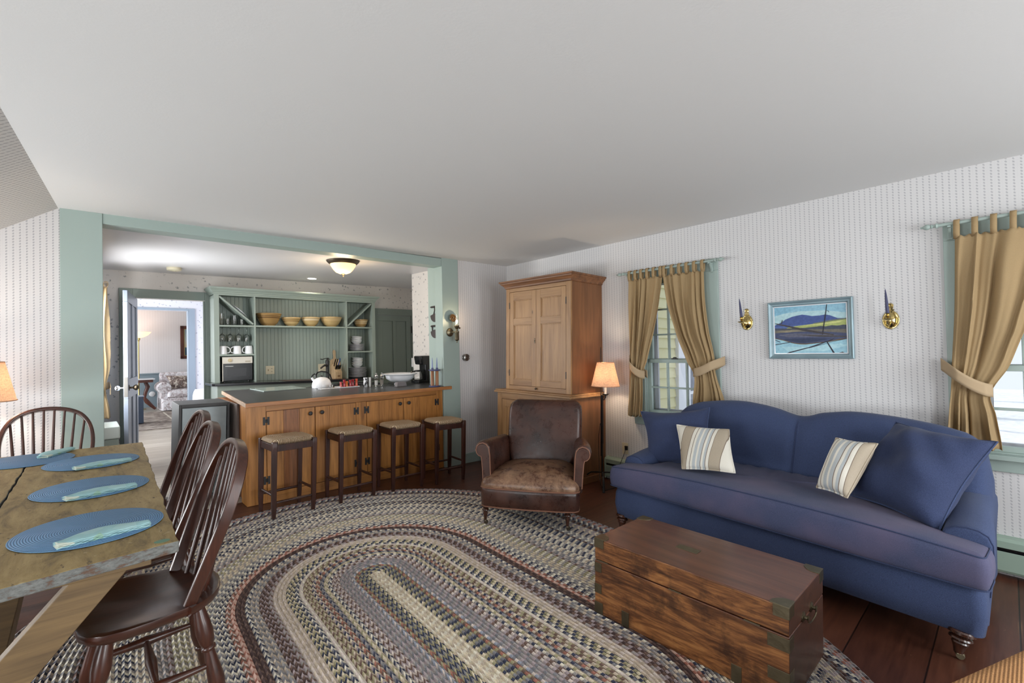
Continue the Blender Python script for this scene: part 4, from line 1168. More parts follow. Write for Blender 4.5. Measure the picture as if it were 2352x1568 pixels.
for q_ in ((.80, .868), (.06, .14)): MB().box(0, .02, .10, Yb - .07, *q_).build('lower_rail', M_pinex, arm, bev=.002)
for a, b in ((.104, .545), (.549, Yb - .074)):
    m = MB(); panel_door(m, .002, a, b, .143, .797, [(.22, .72)]); d = m.build('lower_door', [M_pine, M_pinex], arm, bev=.0015)
    ky = b - .03 if a < .2 else a + .03
    k = MB(); k.lathe([(.006, 0), (.006, .01), (.013, .016), (.010, .026), (.001, .028)], n=14, mat=Matrix.Translation((.0, ky if a < .2 else ky, .77)) @ Matrix.Rotation(-PI / 2, 4, 'Y')); k.build('knob', M_pinedark, d)
m = MB(); m.box(-.014, BD + .0, -.014, Yb + .014, .0, .07); m.build('plinth', M_pineside, arm, bev=.006)
m = MB(); m.box(-.03, BD, -.03, Yb + .03, .868, .89).box(-.018, BD, -.018, Yb + .018, .89, .905); m.build('waist_moulding', M_pinex, arm, bev=.005)
UX = .06; Uy0, Uy1 = .035, .985
m = MB(); m.box(UX + .02, BD, Uy0, Uy1, .905, 2.03); m.build('upper_case', M_pineside, arm, bev=.002)
for q_ in ((Uy0, Uy0 + .062), (Uy1 - .055, Uy1)): MB().box(UX, UX + .02, *q_, .905, 2.03).build('upper_stile', M_pine, arm, bev=.002)
for q_ in ((1.99, 2.03), (.905, .952)): MB().box(UX, UX + .02, Uy0 + .062, Uy1 - .055, *q_).build('upper_rail', M_pinex, arm, bev=.002)
ymid = (Uy0 + .062 + Uy1 - .055) / 2
for a, b in ((Uy0 + .065, ymid - .001), (ymid + .001, Uy1 - .058)):
    m = MB(); panel_door(m, UX + .001, a, b, .955, 1.987, [(1.02, 1.62), (1.69, 1.895)], .064); d = m.build('upper_door', [M_pine, M_pinex], arm, bev=.0015)
    hy = a - .002 if a < .3 else b + .002
    for z in (1.09, 1.84):
        MB().box(UX - .002, UX + .004, hy - .005, hy + .005, z - .035, z + .035).build('hinge', M_black, d)
k = MB(); k.box(UX - .002, UX + .001, ymid + .012, ymid + .026, 1.415, 1.47).lathe([(.004, 0), (.004, .008)], n=8, mat=Matrix.Translation((UX, ymid + .019, 1.44)) @ Matrix.Rotation(-PI / 2, 4, 'Y')); k.build('keyhole', M_bronze, arm)
k = MB(); k.lathe([(.006, 0), (.006, .008), (.012, .014), (.008, .024), (.001, .026)], n=12, mat=Matrix.Translation((UX, ymid - .01, .935)) @ Matrix.Rotation(-PI / 2, 4, 'Y')); k.build('latch_knob', M_bronze, arm)
def cornice(px, z): return (px, z)
m = MB(); prof = [(0, 2.03), (.012, 2.035), (.014, 2.05), (.03, 2.068), (.048, 2.08), (.05, 2.092), (.062, 2.096), (.062, 2.112)]
secs = []
for dd, z in prof: secs.append([(UX - dd, Uy0 - dd, z), (BD, Uy0 - dd, z), (BD, Uy1 + dd, z), (UX - dd, Uy1 + dd, z)])
m.loft(secs); m.build('cornice', M_pinedark, arm, smooth=False)

# ------------------------------------------------------------------ lamps
M_iron = plain('wrought_iron', rgb(40, 37, 37), .45, .6, bump=.25, bscale=50)
M_burlap = shade_mat('burlap_shade', rgb(238, 214, 192))
M_candle_sl = plain('ivory_sleeve', rgb(232, 224, 206), .5)
def make_lamp(label, cam_right):
    t = thing('floor_lamp', label, 'lamp')
    for k in range(3):
        a = R(100 + 120 * k); c, s = math.cos(a), math.sin(a)
        m = MB(); m.tube([(.0 * c, 0 * s, .14), (.05 * c, .05 * s, .135), (.12 * c, .12 * s, .125), (.17 * c, .17 * s, .09), (.19 * c, .19 * s, .04), (.20 * c, .20 * s, .0065)], .0075, 8, flat=.011)
        m.lathe([(.013, 0), (.015, .004), (.008, .012)], (.20 * c, .20 * s, 0), 10); m.build('leg', M_iron, t)
    m = MB(); m.box(-.0085, .0085, -.005, .005, .10, .50); m.build('pole', M_iron, t, bev=.002)
    m = MB(); m.box(-.011, .011, -.008, .008, .42, .90); m.build('sleeve_bar', M_iron, t, bev=.003)
    m = MB(); m.lathe([(.004, .3), (.004, 1.36), (.002, 1.375)], (-.006, .011, 0), 8); m.build('rod', M_iron, t)
    cx, cy = cam_right
    m = MB(); m.tube([(0, 0, .86), (cx * .5, cy * .5, .85), (cx, cy, .875), (cx, cy, .90)], .006, 8); m.build('arm', M_iron, t)
    m = MB(); m.lathe([(.004, .895), (.02, .898), (.034, .908), (.036, .911), (.012, .905), (.012, .92)], (cx, cy, 0), 18); m.build('drip_pan', M_iron, t)
    m = MB(); m.lathe([(.001, .905), (.013, .905), (.013, .998), (.001, .998)], (cx, cy, 0), 14); m.build('candle_sleeve', M_candle_sl, t)
    m = MB(); r0, r1, z0, z1 = .139, .083, .985, 1.222
    m.lathe([(r0, z0), (r1, z1), (r1 - .0015, z1), (r0 - .0015, z0)], (cx, cy, 0), 40)
    # lathe caps close the ends: drop them so the shade stays open
    m.f = [f for f in m.f if len(f) == 4]; m.mi = [0] * len(m.f)
    sh = m.build('lamp_shade', M_burlap, t)
    for r, z in ((r0, z0 + .003), (r1, z1 - .003)):
        MB().tube([(cx + r * math.cos(2 * PI * k / 40), cy + r * math.sin(2 * PI * k / 40), z) for k in range(41)], .003, 6).build('trim_band', plain('shade_trim', rgb(196, 150, 118), .8), sh)
    MB().sphere((cx, cy, 1.06), .022, 10, 1.4).build('bulb', emit('warm_bulb', (1, .76, .5), 26), t)
    return t
lampM = TR((3.745, 2.765, 0), 0)
lamp = make_lamp('black iron floor lamp with burlap shade between the armoire and sofa', (.024, -.022)); lamp.matrix_world = lampM
m = MB(); m.tube([(-.012, .014, .62), (-.03, .02, .5), (-.035, .015, .3), (-.045, .0, .12), (-.05, -.02, .03), (-.06, -.05, .005), (-.12, -.10, .004), (.06, -.12, .004), (.19, -.05, .004), (.21, -.02, .09), (.222, -.06, .2), (.235, -.095, .30), (.268, -.10, .36)], .0028, 6)
m.build('cord', M_blackplastic, lamp)
m = MB(); m.box(.255, .275, -.117, -.087, .335, .378); m.build('plug', M_blackplastic, lamp, bev=.004)
lamp2 = dup(lamp, TR((-.475, 4.17, .04), 0), 'lit floor lamp shade glowing at the left wall edge')
for c in list(kids(lamp2)):
    if c.name.startswith(('cord', 'plug')): bpy.data.objects.remove(c)
def point(loc, power, col, r=.03, house=False):
    L = bpy.data.lights.new('lamp_light', 'POINT'); L.energy = power; L.color = col; L.shadow_soft_size = r
    o = bpy.data.objects.new('lamp_light', L); COL.objects.link(o); o.location = H(loc) if house else loc; return o
WARM = (1, .76, .52)
point((3.769, 2.743, 1.10), 7, WARM); point((-.451, 4.148, 1.14), 9, (1, .86, .72))

# ------------------------------------------------------------------ baseboard heater, outlet, on the right wall
M_heat = plain('heater_green', rgb(150, 170, 156), .4)
def heater(y0, y1, label):
    t = thing('baseboard_heater', label, 'heater', (4.049, 0, 0), house=True)
    def fl(y): return fh(4.0, y)
    def strip(nm, prof, mat):
        m = MB(); m.loft([[(x, y, z + fl(y)) for x, z in prof] for y in (y0, y1)]); return m.build(nm, mat, t, smooth=False, bev=.002)
    strip('back_plate', [(-.004, .02), (-.004, .235), (0, .235), (0, .02)], M_heat)
    strip('top_cover', [(-.004, .232), (-.045, .228), (-.066, .215), (-.068, .175), (-.064, .175), (-.062, .21), (-.044, .222), (-.004, .226)], M_heat)
    strip('front_panel', [(-.07, .155), (-.07, .045), (-.062, .03), (-.058, .03), (-.066, .048), (-.066, .155)], M_heat)
    strip('fins', [(-.05, .17), (-.05, .03), (-.01, .03), (-.01, .17)], M_blackplastic)
    for ya in (y0, y1):
        m = MB(); s = .012 if ya == y0 else -.012
        m.loft([[(x, y, z + fl(ya)) for x, z in ((-.072, .02), (-.072, .2), (-.06, .226), (-.03, .236), (0, .238), (0, .02))] for y in (ya, ya + s)]); m.build('end_cap', M_heat, t, bev=.002)
    return t
heater(-.9, 2.905, 'long pale green baseboard heater along the wall behind the sofa')
def outlet(loc, rz, label, house=True, w=.07, h=.115, gang=1, nm='wall_outlet'):
    # faces -y in its own frame
    t = thing(nm, label, 'outlet', loc, rz, house=house, group=None)
    MB().box(-w / 2, w / 2, -.006, 0, -h / 2, h / 2).build('plate', M_cream, t, bev=.002)
    for g in range(gang):
        x = 0 if gang == 1 else (-.023 + .046 * g)
        if gang == 2 and g == 0:
            MB().box(x - .006, x + .006, -.014, -.006, -.012, .012).build('switch', plain('switch_tan', rgb(176, 160, 128), .4), t, bev=.002); continue
        for z in (-.02, .02):
            m = MB(); m.box(x - .012, x + .012, -.0075, -.006, z - .013, z + .013); s = m.build('socket', M_cream, t, bev=.001)
            MB().box(x - .006, x - .004, -.0082, -.0075, z - .005, z + .006).box(x + .004, x + .006, -.0082, -.0075, z - .004, z + .005).build('slot', M_blackplastic, s)
    return t
outlet((4.049, 2.69, .313), R(-90), 'cream wall outlet with a black plug above the heater')

# ------------------------------------------------------------------ curtains
M_curt = curtain_mat('tan_curtain', rgb(194, 168, 128), .34)
M_tie = plain('curtain_tieback', rgb(172, 150, 120), .9)
def curtain(label, le, re_, ztop, zbot, ztie, rodz, tabs, tie, X=3.968, n=9, seed=0, axis='x', group='tan tab curtains'):
    t = thing('curtain', label, 'curtain', (X, 0, 0), house=True, group=group)
    q = random.Random(seed); ph = [q.uniform(0, 6.28) for _ in range(6)]
    def P(u, v):
        z = lerp(ztop, zbot, v)
        l = interp(le, -z); r = interp(re_, -z)
        l = sinterp(le, -z); r = sinterp(re_, -z)
        pin = math.exp(-((z - ztie) / .16) ** 2)
        amp = lerp(.022, .010, pin) * (0.5 + .5 * sstep(0, .25, v))
        uu = u + .012 * math.sin(2 * PI * n * u + ph[0]) * (1 - pin)
        y = lerp(l, r, uu)
        wu = u + .05 * math.sin(2 * PI * 1.3 * u + ph[4]) + .02 * math.sin(9 * v + ph[5])
        x = amp * (.7 * math.sin(2 * PI * n * wu + ph[1] + 1.2 * v) + .7 * math.sin(2 * PI * (n * .43) * wu + ph[2] - 2.4 * v) + .3 * math.sin(2 * PI * n * 1.7 * wu + ph[3] + 3 * v)) - .018 * pin
        zz = z + (.006 * math.sin(2 * PI * n * u + ph[3]) if v > .98 else 0) - (.012 * (math.sin(2 * PI * tabs * u) ** 2) * (1 - v * 12) if v < .08 else 0)
        return (x, y, zz)
    m = MB(); m.grid(P, n * 14, 60); m.build('panel', M_curt, t, solid=.002, angle=80)
    for k in range(tabs):
        u = (k + .12) / (tabs - .76)
        u = min(.985, max(.015, u)); p = P(u, .0); w = .0145
        path = [(p[0] * .6, p[1], ztop - .02), (-.018, p[1], ztop + .012), (-.019, p[1] - .002, rodz + .004), (-.008, p[1] - .003, rodz + .016), (.008, p[1] - .003, rodz + .016), (.019, p[1] - .002, rodz + .002), (.018, p[1], ztop + .01), (p[0] * .6 + .006, p[1], ztop - .02)]
        g = MB(); secs = [[(x, y - w, z) for x, y, z in path], [(x, y + w, z) for x, y, z in path]]
        g.loft(secs, cap=False, closed=False); g.build('tab', M_curt, t, solid=.0015)
    (ya, za), (yb, zb) = tie     # wall end, window end (centres)
    def B(u, v):
        y = lerp(ya, yb, u); z = lerp(za, zb, u) - .018 * math.sin(PI * u)
        x = lerp(.045, -.03, sstep(0, .35, u)) + lerp(0, .03, sstep(.85, 1, u)) - .028 * math.sin(PI * min(1, u * 1.05))
        return (x - .02, y, z + .038 * (2 * v - 1) + .004 * math.sin(6 * u))
    def B2(u, v):
        y = lerp(yb, ya, u); z = lerp(zb, za, u) - .018 * math.sin(PI * u)
        return (.03 + .01 * math.sin(PI * u), y, z + .036 * (2 * v - 1))
    g = MB(); g.grid(B, 30, 4); g.grid(B2, 12, 4); g.build('tieback', M_tie, t, solid=.003, angle=70)
    return t
NEG = lambda keys: [(-z, y) for z, y in keys]
curtain('tan tab curtain panel next to the floor lamp, left half of its window', NEG([(2.045, 2.547), (1.6, 2.55), (1.24, 2.55), (1.1, 2.552), (.9, 2.575), (.66, 2.602)]), NEG([(2.045, 2.188), (1.83, 2.221), (1.5, 2.287), (1.2, 2.362), (1.07, 2.405), (.9, 2.415), (.66, 2.43)]), 2.008, .665, 1.1, 2.078, 6, ((2.578, 1.225), (2.385, 1.075)), n=6, seed=1)
curtain('tan tab curtain panel right of the same window, behind the sofa hump', NEG([(2.045, 2.178), (1.77, 2.135), (1.444, 2.049), (1.19, 1.948), (1.075, 1.89), (.85, 1.914), (.66, 1.93)]), NEG([(2.045, 1.79), (1.74, 1.786), (1.45, 1.761), (1.24, 1.722), (1.1, 1.708), (.87, 1.655), (.66, 1.63)]), 2.006, .67, 1.1, 2.076, 6, ((1.645, 1.212), (1.905, 1.108)), n=6, seed=2)
curtain('tan tab curtain gathered by a tieback at the right edge window', NEG([(2.02, .216), (1.58, .228), (1.2, .246), (1.09, .25), (.83, .273), (.69, .285)]), NEG([(2.02, -.20), (1.7, -.145), (1.39, -.061), (1.18, .005), (1.02, .082), (.9, .066), (.69, .046)]), 1.992, .69, 1.08, 2.073, 6, ((.298, 1.195), (.072, 1.04)), n=5, seed=3)
def rod(ya, yb, z, label, brackets, X=3.968):
    t = thing('curtain_rod', label, 'curtain rod', (X, 0, z), house=True, group='green curtain rods')
    m = MB(); m.lathe_between((0, ya, 0), (0, yb, 0), [(0, .011), (1, .011)], 12); m.build('rod', M_sage, t)
    for yy, s in ((ya, 1 if ya > yb else -1), (yb, -1 if ya > yb else 1)):
        m = MB(); m.lathe_between((0, yy, 0), (0, yy + s * .085, 0), [(0, .013), (.12, .017), (.18, .010), (.3, .009), (.36, .015), (.42, .010), (.55, .017), (.68, .018), (.85, .009), (.93, .005), (.96, .008), (1, .003)], 14); m.build('finial', M_sage, t)
    for yy in brackets:
        m = MB(); m.box(-.012, .057, yy - .009, yy + .009, -.022, -.010).prism([(.012, -.02), (.057, -.02), (.057, -.085), (.048, -.085)], .014, 'xz', yy - .007); m.box(.047, .057, yy - .012, yy + .012, -.09, .02); m.build('bracket', M_sage, t, bev=.002)
    return t
rod(2.60, 1.70, 2.072, 'sage green wooden curtain rod above the window beside the floor lamp', [2.57, 1.745])
rod(.285, -.62, 2.070, 'sage green wooden curtain rod above the window at the right edge', [.235, -.56])

# ------------------------------------------------------------------ painting
pic = thing('framed_painting', 'framed landscape painting of a blue mountain lake on the wallpaper', 'painting', (4.049, 1.03, 1.45), R(-90), house=True)
PWd, PHt, FW = .558, .446, .038
m = MB()
prof = [(0, 0), (0, -.028), (.008, -.032), (.020, -.024), (.03, -.022), (.034, -.014), (.038, -.010), (.038, 0)]
cs = [(-1, -1), (1, -1), (1, 1), (-1, 1)]
secs = []
for ins, y in prof: secs.append([(a * (PWd / 2 - ins), y, b * (PHt / 2 - ins)) for a, b in cs])
m.loft(secs, cap=False)
m.build('frame', plain('blue_grey_frame', rgb(128, 150, 158), .35, .25, bump=.2, bscale=40, var=.15), pic, smooth=False, bev=.001)
m = MB(); i_ = FW
m.box(-PWd / 2 + i_ - .004, PWd / 2 - i_ + .004, -.012, -.009, PHt / 2 - i_ - .005, PHt / 2 - i_ + .001).box(-PWd / 2 + i_ - .004, PWd / 2 - i_ + .004, -.012, -.009, -PHt / 2 + i_ - .001, -PHt / 2 + i_ + .005).box(-PWd / 2 + i_ - .001, -PWd / 2 + i_ + .005, -.012, -.009, -PHt / 2 + i_, PHt / 2 - i_).box(PWd / 2 - i_ - .005, PWd / 2 - i_ + .001, -.012, -.009, -PHt / 2 + i_, PHt / 2 - i_)
m.build('liner', M_white, pic)
cw_, chh = PWd - 2 * FW, PHt - 2 * FW
SHAPES = [
 (rgb(138, 182, 202), [(0, 0), (1, 0), (1, .35), (0, .40)]), (rgb(172, 204, 210), [(0, .17), (.35, .12), (.7, .13), (1, .2), (1, .36), (0, .4)]), (rgb(128, 176, 198), [(0, .0), (.45, .0), (.2, .13), (0, .2)]),
 (rgb(66, 84, 140), [(0, .40), (.06, .36), (.13, .315), (.167, .276), (.267, .224), (.34, .205), (.41, .19), (.48, .21), (.544, .232), (.65, .228), (.72, .215), (.78, .235), (.878, .3), (1, .31), (1, .45), (0, .50)]),
 (rgb(80, 102, 156), [(0, .42), (.2, .41), (.5, .40), (.7, .36), (1, .34), (1, .47), (0, .5)]),
 (rgb(104, 112, 100), [(.55, .38), (.78, .33), (1, .30), (1, .38), (.6, .42)]), (rgb(162, 172, 104), [(.18, .455), (.3, .425), (.5, .40), (.7, .375), (.85, .345), (1, .33), (1, .44), (.7, .455), (.2, .475)]), (rgb(192, 196, 128), [(.4, .42), (.62, .395), (.82, .365), (.95, .35), (.9, .39), (.6, .42)]),
 (rgb(66, 72, 88), [(.0, .455), (.2, .465), (.45, .465), (.6, .45), (.66, .44), (.72, .455), (.8, .435), (.88, .45), (.94, .435), (1, .44), (1, .54), (0, .53)]), (rgb(104, 100, 92), [(0, .50), (.3, .49), (.7, .51), (1, .52), (1, .62), (0, .60)]), (rgb(140, 132, 108), [(.02, .53), (.25, .505), (.4, .52), (.2, .55)]),
 (rgb(66, 74, 104), [(0, .56), (.3, .545), (.65, .55), (1, .60), (1, .70), (.9, .71), (.75, .755), (.6, .775), (.45, .79), (.36, .785), (.27, .765), (.12, .70), (0, .66)]), (rgb(92, 94, 112), [(.05, .6), (.3, .57), (.6, .60), (.9, .63), (.6, .66), (.2, .65)]), (rgb(46, 56, 84), [(.12, .69), (.5, .68), (.8, .70), (.6, .75), (.42, .775), (.3, .755)]),
 (rgb(148, 192, 208), [(0, .675), (.12, .715), (.27, .782), (.36, .805), (.45, .81), (.6, .79), (.75, .77), (.9, .73), (1, .715), (1, 1), (0, 1)]), (rgb(168, 206, 216), [(.1, .85), (.5, .86), (.9, .80), (1, .84), (.7, .95), (.2, .95)]),
 (rgb(48, 48, 62), [(.15, 1), (.22, .96), (.5, .86), (.75, .74), (.84, .685), (.80, .735), (.55, .86), (.22, .985)]), (rgb(56, 58, 72), [(.45, .885), (.7, .80), (.9, .73), (1, .70), (1, .712), (.8, .77), (.5, .885)]), (rgb(44, 46, 60), [(0, .80), (.25, .745), (.26, .757), (0, .815)]),
 (rgb(44, 46, 58), [(.725, .765), (.74, .76), (.83, .985), (.805, .985)]), (rgb(38, 40, 52), [(.67, .615), (.685, .615), (.735, .18), (.752, .0), (.742, .0), (.722, .18)]), (rgb(44, 46, 58), [(.735, .13), (.77, .15), (.772, .19), (.765, .16)]), (rgb(44, 46, 58), [(.69, .25), (.71, .235), (.71, .245)]),
 (rgb(64, 60, 62), [(0, .345), (.06, .355), (.5, .51), (.83, .62), (.82, .64), (.45, .54), (.05, .375)]), (rgb(54, 52, 58), [(.10, .36), (.125, .27), (.13, .30), (.115, .36)]), (rgb(70, 66, 66), [(.3, .60), (.7, .63), (1, .66), (1, .68), (.6, .655)]), (rgb(52, 56, 76), [(0, .69), (.09, .745), (.08, .755), (0, .705)]), (rgb(58, 50, 46), [(.88, .985), (.93, .965), (.95, .985)])]
m = MB(); cc = []
for k, (c, poly) in enumerate(SHAPES):
    m.quad(*[((u - .5) * cw_, -.006 - .00012 * k, (.5 - v) * chh) for u, v in poly]); cc.append(c)
cv = m.build('canvas', attr_mat('oil_paint', 'col', .5, 60, .14, .35, .2), pic, smooth=False)
at = cv.data.attributes.new('col', 'FLOAT_COLOR', 'FACE')
for k, c in enumerate(cc): at.data[k].color = (*c, 1)
MB().box(-PWd / 2 + .01, PWd / 2 - .01, -.005, 0, -PHt / 2 + .01, PHt / 2 - .01).build('backing', M_tleg, pic)

# ------------------------------------------------------------------ candle sconces
M_taper = plain('navy_taper_candle', rgb(58, 60, 92), .4)
def make_sconce(label):
    t = thing('candle_sconce', label, 'sconce', group='brass candle sconces')
    def oval(sx, sz, y, n=28): return [(sx * math.cos(2 * PI * k / n), y, sz * math.sin(2 * PI * k / n)) for k in range(n)]
    m = MB(); m.loft([oval(.046, .064, 0), oval(.046, .064, -.006), oval(.042, .060, -.008), oval(.034, .050, -.005), oval(.031, .046, -.010), oval(.02, .03, -.022), oval(.008, .012, -.027)]); m.build('back_plate', M_brass, t, angle=70)
    m = MB(); m.prism([(-.012, .055), (.012, .055), (.022, .07), (.012, .073), (.016, .085), (-.016, .085), (-.012, .073), (-.022, .07)], .006, 'xz', -.006)
    m.lathe([(.017, 0), (.017, .005), (.008, .007), (.006, .003)], n=18, mat=Matrix.Translation((0, 0, .097)) @ Matrix.Rotation(PI / 2, 4, 'X')); m.build('crest', M_brass, t, bev=.001)
    m = MB(); m.tube([(0, -.02, -.01), (0, -.05, -.035), (0, -.085, -.042), (0, -.11, -.022), (0, -.115, .0)], .0045, 8); m.build('arm', M_brass, t)
    m = MB(); m.lathe([(.006, -.01), (.03, .0), (.032, .004), (.01, .004), (.007, .008), (.012, .018), (.014, .026), (.008, .03), (.012, .036), (.016, .042), (.011, .042), (.011, .034)], (0, -.115, 0), 20); m.build('candle_cup', M_brass, t, angle=50)
    return t
def candle(name, label, M, h=.15, r=.0105, mat=None, tilt=0, group=None):
    o = MB().lathe([(.001, 0), (r, 0), (r * .95, h * .3), (r * .6, h * .75), (r * .25, h * .96), (.001, h)], n=14).build(name, mat or M_taper, None)
    o.matrix_world = M @ Matrix.Rotation(tilt, 4, 'Y'); return tag(o, label, 'candle', group)
SC1 = HM @ TR((4.049, 1.477, 1.528), R(-90)); SC2 = HM @ TR((4.049, .545, 1.492), R(-90))
sA = make_sconce('brass candle sconce between the window and the painting'); sA.matrix_world = SC1
dup(sA, SC2, 'brass candle sconce to the right of the painting')
candle('candle', 'navy taper candle in the sconce left of the painting', SC1 @ Matrix.Translation((0, -.115, .034)), .16, tilt=R(-5), group='navy sconce candles')
candle('candle', 'navy taper candle in the sconce right of the painting', SC2 @ Matrix.Translation((0, -.115, .034)), .17, tilt=R(-3), group='navy sconce candles')

# woven corner of a seat close to the camera
def basket():
    t = NT('basket_weave'); v = t.coord((1, 1, 1), rot=(0, 0, R(25))); sp = t.n('ShaderNodeSeparateXYZ'); t.l(v, sp.inputs[0])
    a = t.math('SINE', t.math('MULTIPLY', sp.outputs[0], 2 * PI / .011)); b = t.math('SINE', t.math('MULTIPLY', sp.outputs[1], 2 * PI / .011))
    w = t.math('MULTIPLY', a, b)
    c = t.ramp(t.math('ADD', t.math('MULTIPLY', w, .5), .5), [(.2, rgb(140, 94, 52)), (.8, rgb(208, 156, 100))])
    t.base(c); t.set(Roughness=.85); t.bump(w, .5, .004); return t.m
ott = thing('ottoman', 'tan basket-weave ottoman edge in the bottom right corner', 'ottoman', (1.862, .074, .0155), R(-21.4))
m = MB(); secs = []
for z, ins in ((.06, .01), (.1, 0), (.40, 0), (.432, .006), (.447, .018), (.453, .04), (.455, .08)):
    secs.append([(x, y, z) for x, y in rrect_loop(-.50 + ins, .52 - ins, -.62 + ins, .0 - ins, .06)])
m.loft(secs); m.build('upholstery', basket(), ott, angle=60)
for x, y in ((-.42, -.54), (.44, -.54), (-.42, -.08), (.44, -.08)):
    s = MB(); turned_leg(s, (x, y, .07), (x, y, .0), .025, [(0, 1), (.5, 1.1), (1, .7)]); s.build('leg', M_legwood, ott)

# ------------------------------------------------------------------ kitchen wall hutch (house coordinates)
YH, YB = 6.70, 6.985
def ctz(x): return 1.012 - .0262 * (x - 1.128)
hut = thing('hutch', 'sage green open-shelf hutch with beadboard back and crown moulding', 'shelves', (0, 0, 0), house=True)
UP = [(1.201, 1.258), (1.648, 1.668), (2.880, 2.898), (3.29, 3.341)]
def onct(mb):
    mb.v = [(x, y, ctz(x) + .001) if z < 1.1 else (x, y, z) for x, y, z in mb.v]; return mb
for a, b in UP:
    m = MB(); m.box(a, b, YH, YB - .012, 1.0, 2.107); onct(m).build('upright', M_hutch, hut, bev=.002)
m = MB(); m.box(1.201, 3.341, YH, YH + .02, 2.107, 2.15).box(1.201, 3.341, YH + .02, YB, 2.12, 2.14); m.build('top_rail', M_hutch, hut, bev=.002)
m = MB(); prof = [(.0, 2.125), (.012, 2.13), (.012, 2.143), (.022, 2.15), (.03, 2.166), (.05, 2.185), (.055, 2.198), (.055, 2.205)]
m.loft([[(1.201 - d, YH - d, z + .012 * (1 if False else 0)), (3.341 + d, YH - d, z), (3.341 + d, YB, z), (1.201 - d, YB, z)] for d, z in prof]); m.build('crown_moulding', M_hutch, hut, smooth=False)
for a, b, z in ((1.258, 1.648, 1.733), (1.668, 2.880, 1.735), (2.898, 3.29, 1.737), (1.258, 1.648, 1.364), (2.898, 3.29, 1.371)):
    MB().box(a, b, YH + .001, YB - .012, z - .021, z).build('shelf', M_hutch, hut, bev=.0015)
def dbar(x0, z0, x1, z1, th=.02):
    d = Vector((x1 - x0, 0, z1 - z0)).normalized(); n = Vector((-d.z, 0, d.x)) * th / 2
    m = MB(); m.prism([(x0 + n.x, z0 + n.z), (x1 + n.x, z1 + n.z), (x1 - n.x, z1 - n.z), (x0 - n.x, z0 - n.z)], YB - .02 - YH, 'xz', YH + .003); return m
dbar(1.262, 2.092, 1.640, 1.748).build('diagonal_shelf', M_hutch, hut, bev=.001)
dbar(2.906, 1.75, 3.282, 2.094).build('diagonal_shelf', M_hutch, hut, bev=.001)
m = MB(); x = 1.2
while x < 3.335:
    m.box(x + .002, min(x + .046, 3.34), YB - .010, YB, .985, 2.12); x += .048
m.box(1.201, 3.341, YB - .003, YB + .013, .985, 2.12); m.box(1.668, 2.88, YB - .014, YB - .009, .985, 1.05)
onct(m).build('beadboard_back', M_hutch, hut, bev=.0012, seg=1)
# back counter and lower cabinets
ct = thing('counter', 'black kitchen counter under the green hutch', 'worktop', (0, 0, 0), house=True)
M_ctr = plain('black_counter', rgb(40, 40, 43), .12)
def cslab(poly, th):
    mb = MB(); n = len(poly); mb.v = [(x, y, ctz(x) - th) for x, y in poly] + [(x, y, ctz(x)) for x, y in poly]
    mb.f = [tuple(reversed(range(n))), tuple(range(n, 2 * n))] + [(k, (k + 1) % n, n + (k + 1) % n, n + k) for k in range(n)]; mb.mi = [0] * len(mb.f); return mb
cslab([(1.14, 6.53), (1.17, 6.50), (3.40, 6.50), (3.40, 6.98), (1.14, 6.98)], .030).build('slab', M_ctr, ct, bev=.003)
sk = cslab([(2.0, 6.56), (2.85, 6.56), (2.85, 6.93), (2.0, 6.93)], .002); sk.v = [(x, y, z + .0035) for x, y, z in sk.v]; sk.build('sink_rim', plain('copper_sink', rgb(96, 62, 52), .3, .3), ct)
lc = thing('base_cabinet', 'sage green base cabinet under the back counter', 'cabinet', (0, 0, 0), house=True)
m = MB(); m.box(1.2, 3.38, 6.55, 6.97, 0, 1.0); m.v = [(x, y, fh(x, y) + .002 if z < .5 else ctz(x) - .031) for x, y, z in m.v]; m.build('carcass', M_hutch, lc, bev=.003)
for a, b in ((1.26, 1.78), (1.80, 2.32), (2.34, 2.86), (2.88, 3.36)):
    m = MB(); x = a
    while x < b - .02: m.box(x, x + .049, 6.535, 6.549, .2, .9); x += .052
    m.build('door', M_hutch, lc, bev=.0015)

# crockery on the hutch
def bowlprof(rb, rr, h, th=.006, foot=.012):
    P = [(rb, 0), (rb, foot * .6), (rb * .96, foot)]
    for k in range(1, 9):
        t = k / 8; P.append((lerp(rb, rr, t ** .62), foot + (h - foot - .012) * t))
    P += [(rr + .004, h - .010), (rr + .004, h - .002), (rr, h), (rr - th, h - .004)]
    for k in range(7, 0, -1):
        t = k / 8; P.append((lerp(rb, rr, t ** .62) - th, foot + th + (h - foot - .012) * t))
    P.append((.001, foot + th)); return P
def yellow(name, c, band):
    t = NT(name); tc = t.n('ShaderNodeTexCoord'); sp = t.n('ShaderNodeSeparateXYZ'); t.l(tc.outputs['Object'], sp.inputs[0])
    z = sp.outputs[2]; k = None
    for z0, w in band:
        b = t.math('LESS_THAN', t.math('ABSOLUTE', t.math('SUBTRACT', z, z0)), w); k = b if k is None else t.math('MAXIMUM', k, b)
    return t, k, c
def yw(name, c, bc, band):
    t, k, c = yellow(name, c, band); t.base(t.mix(k, c, bc)); t.set(Roughness=.18); return t.m
YC = rgb(192, 164, 116)
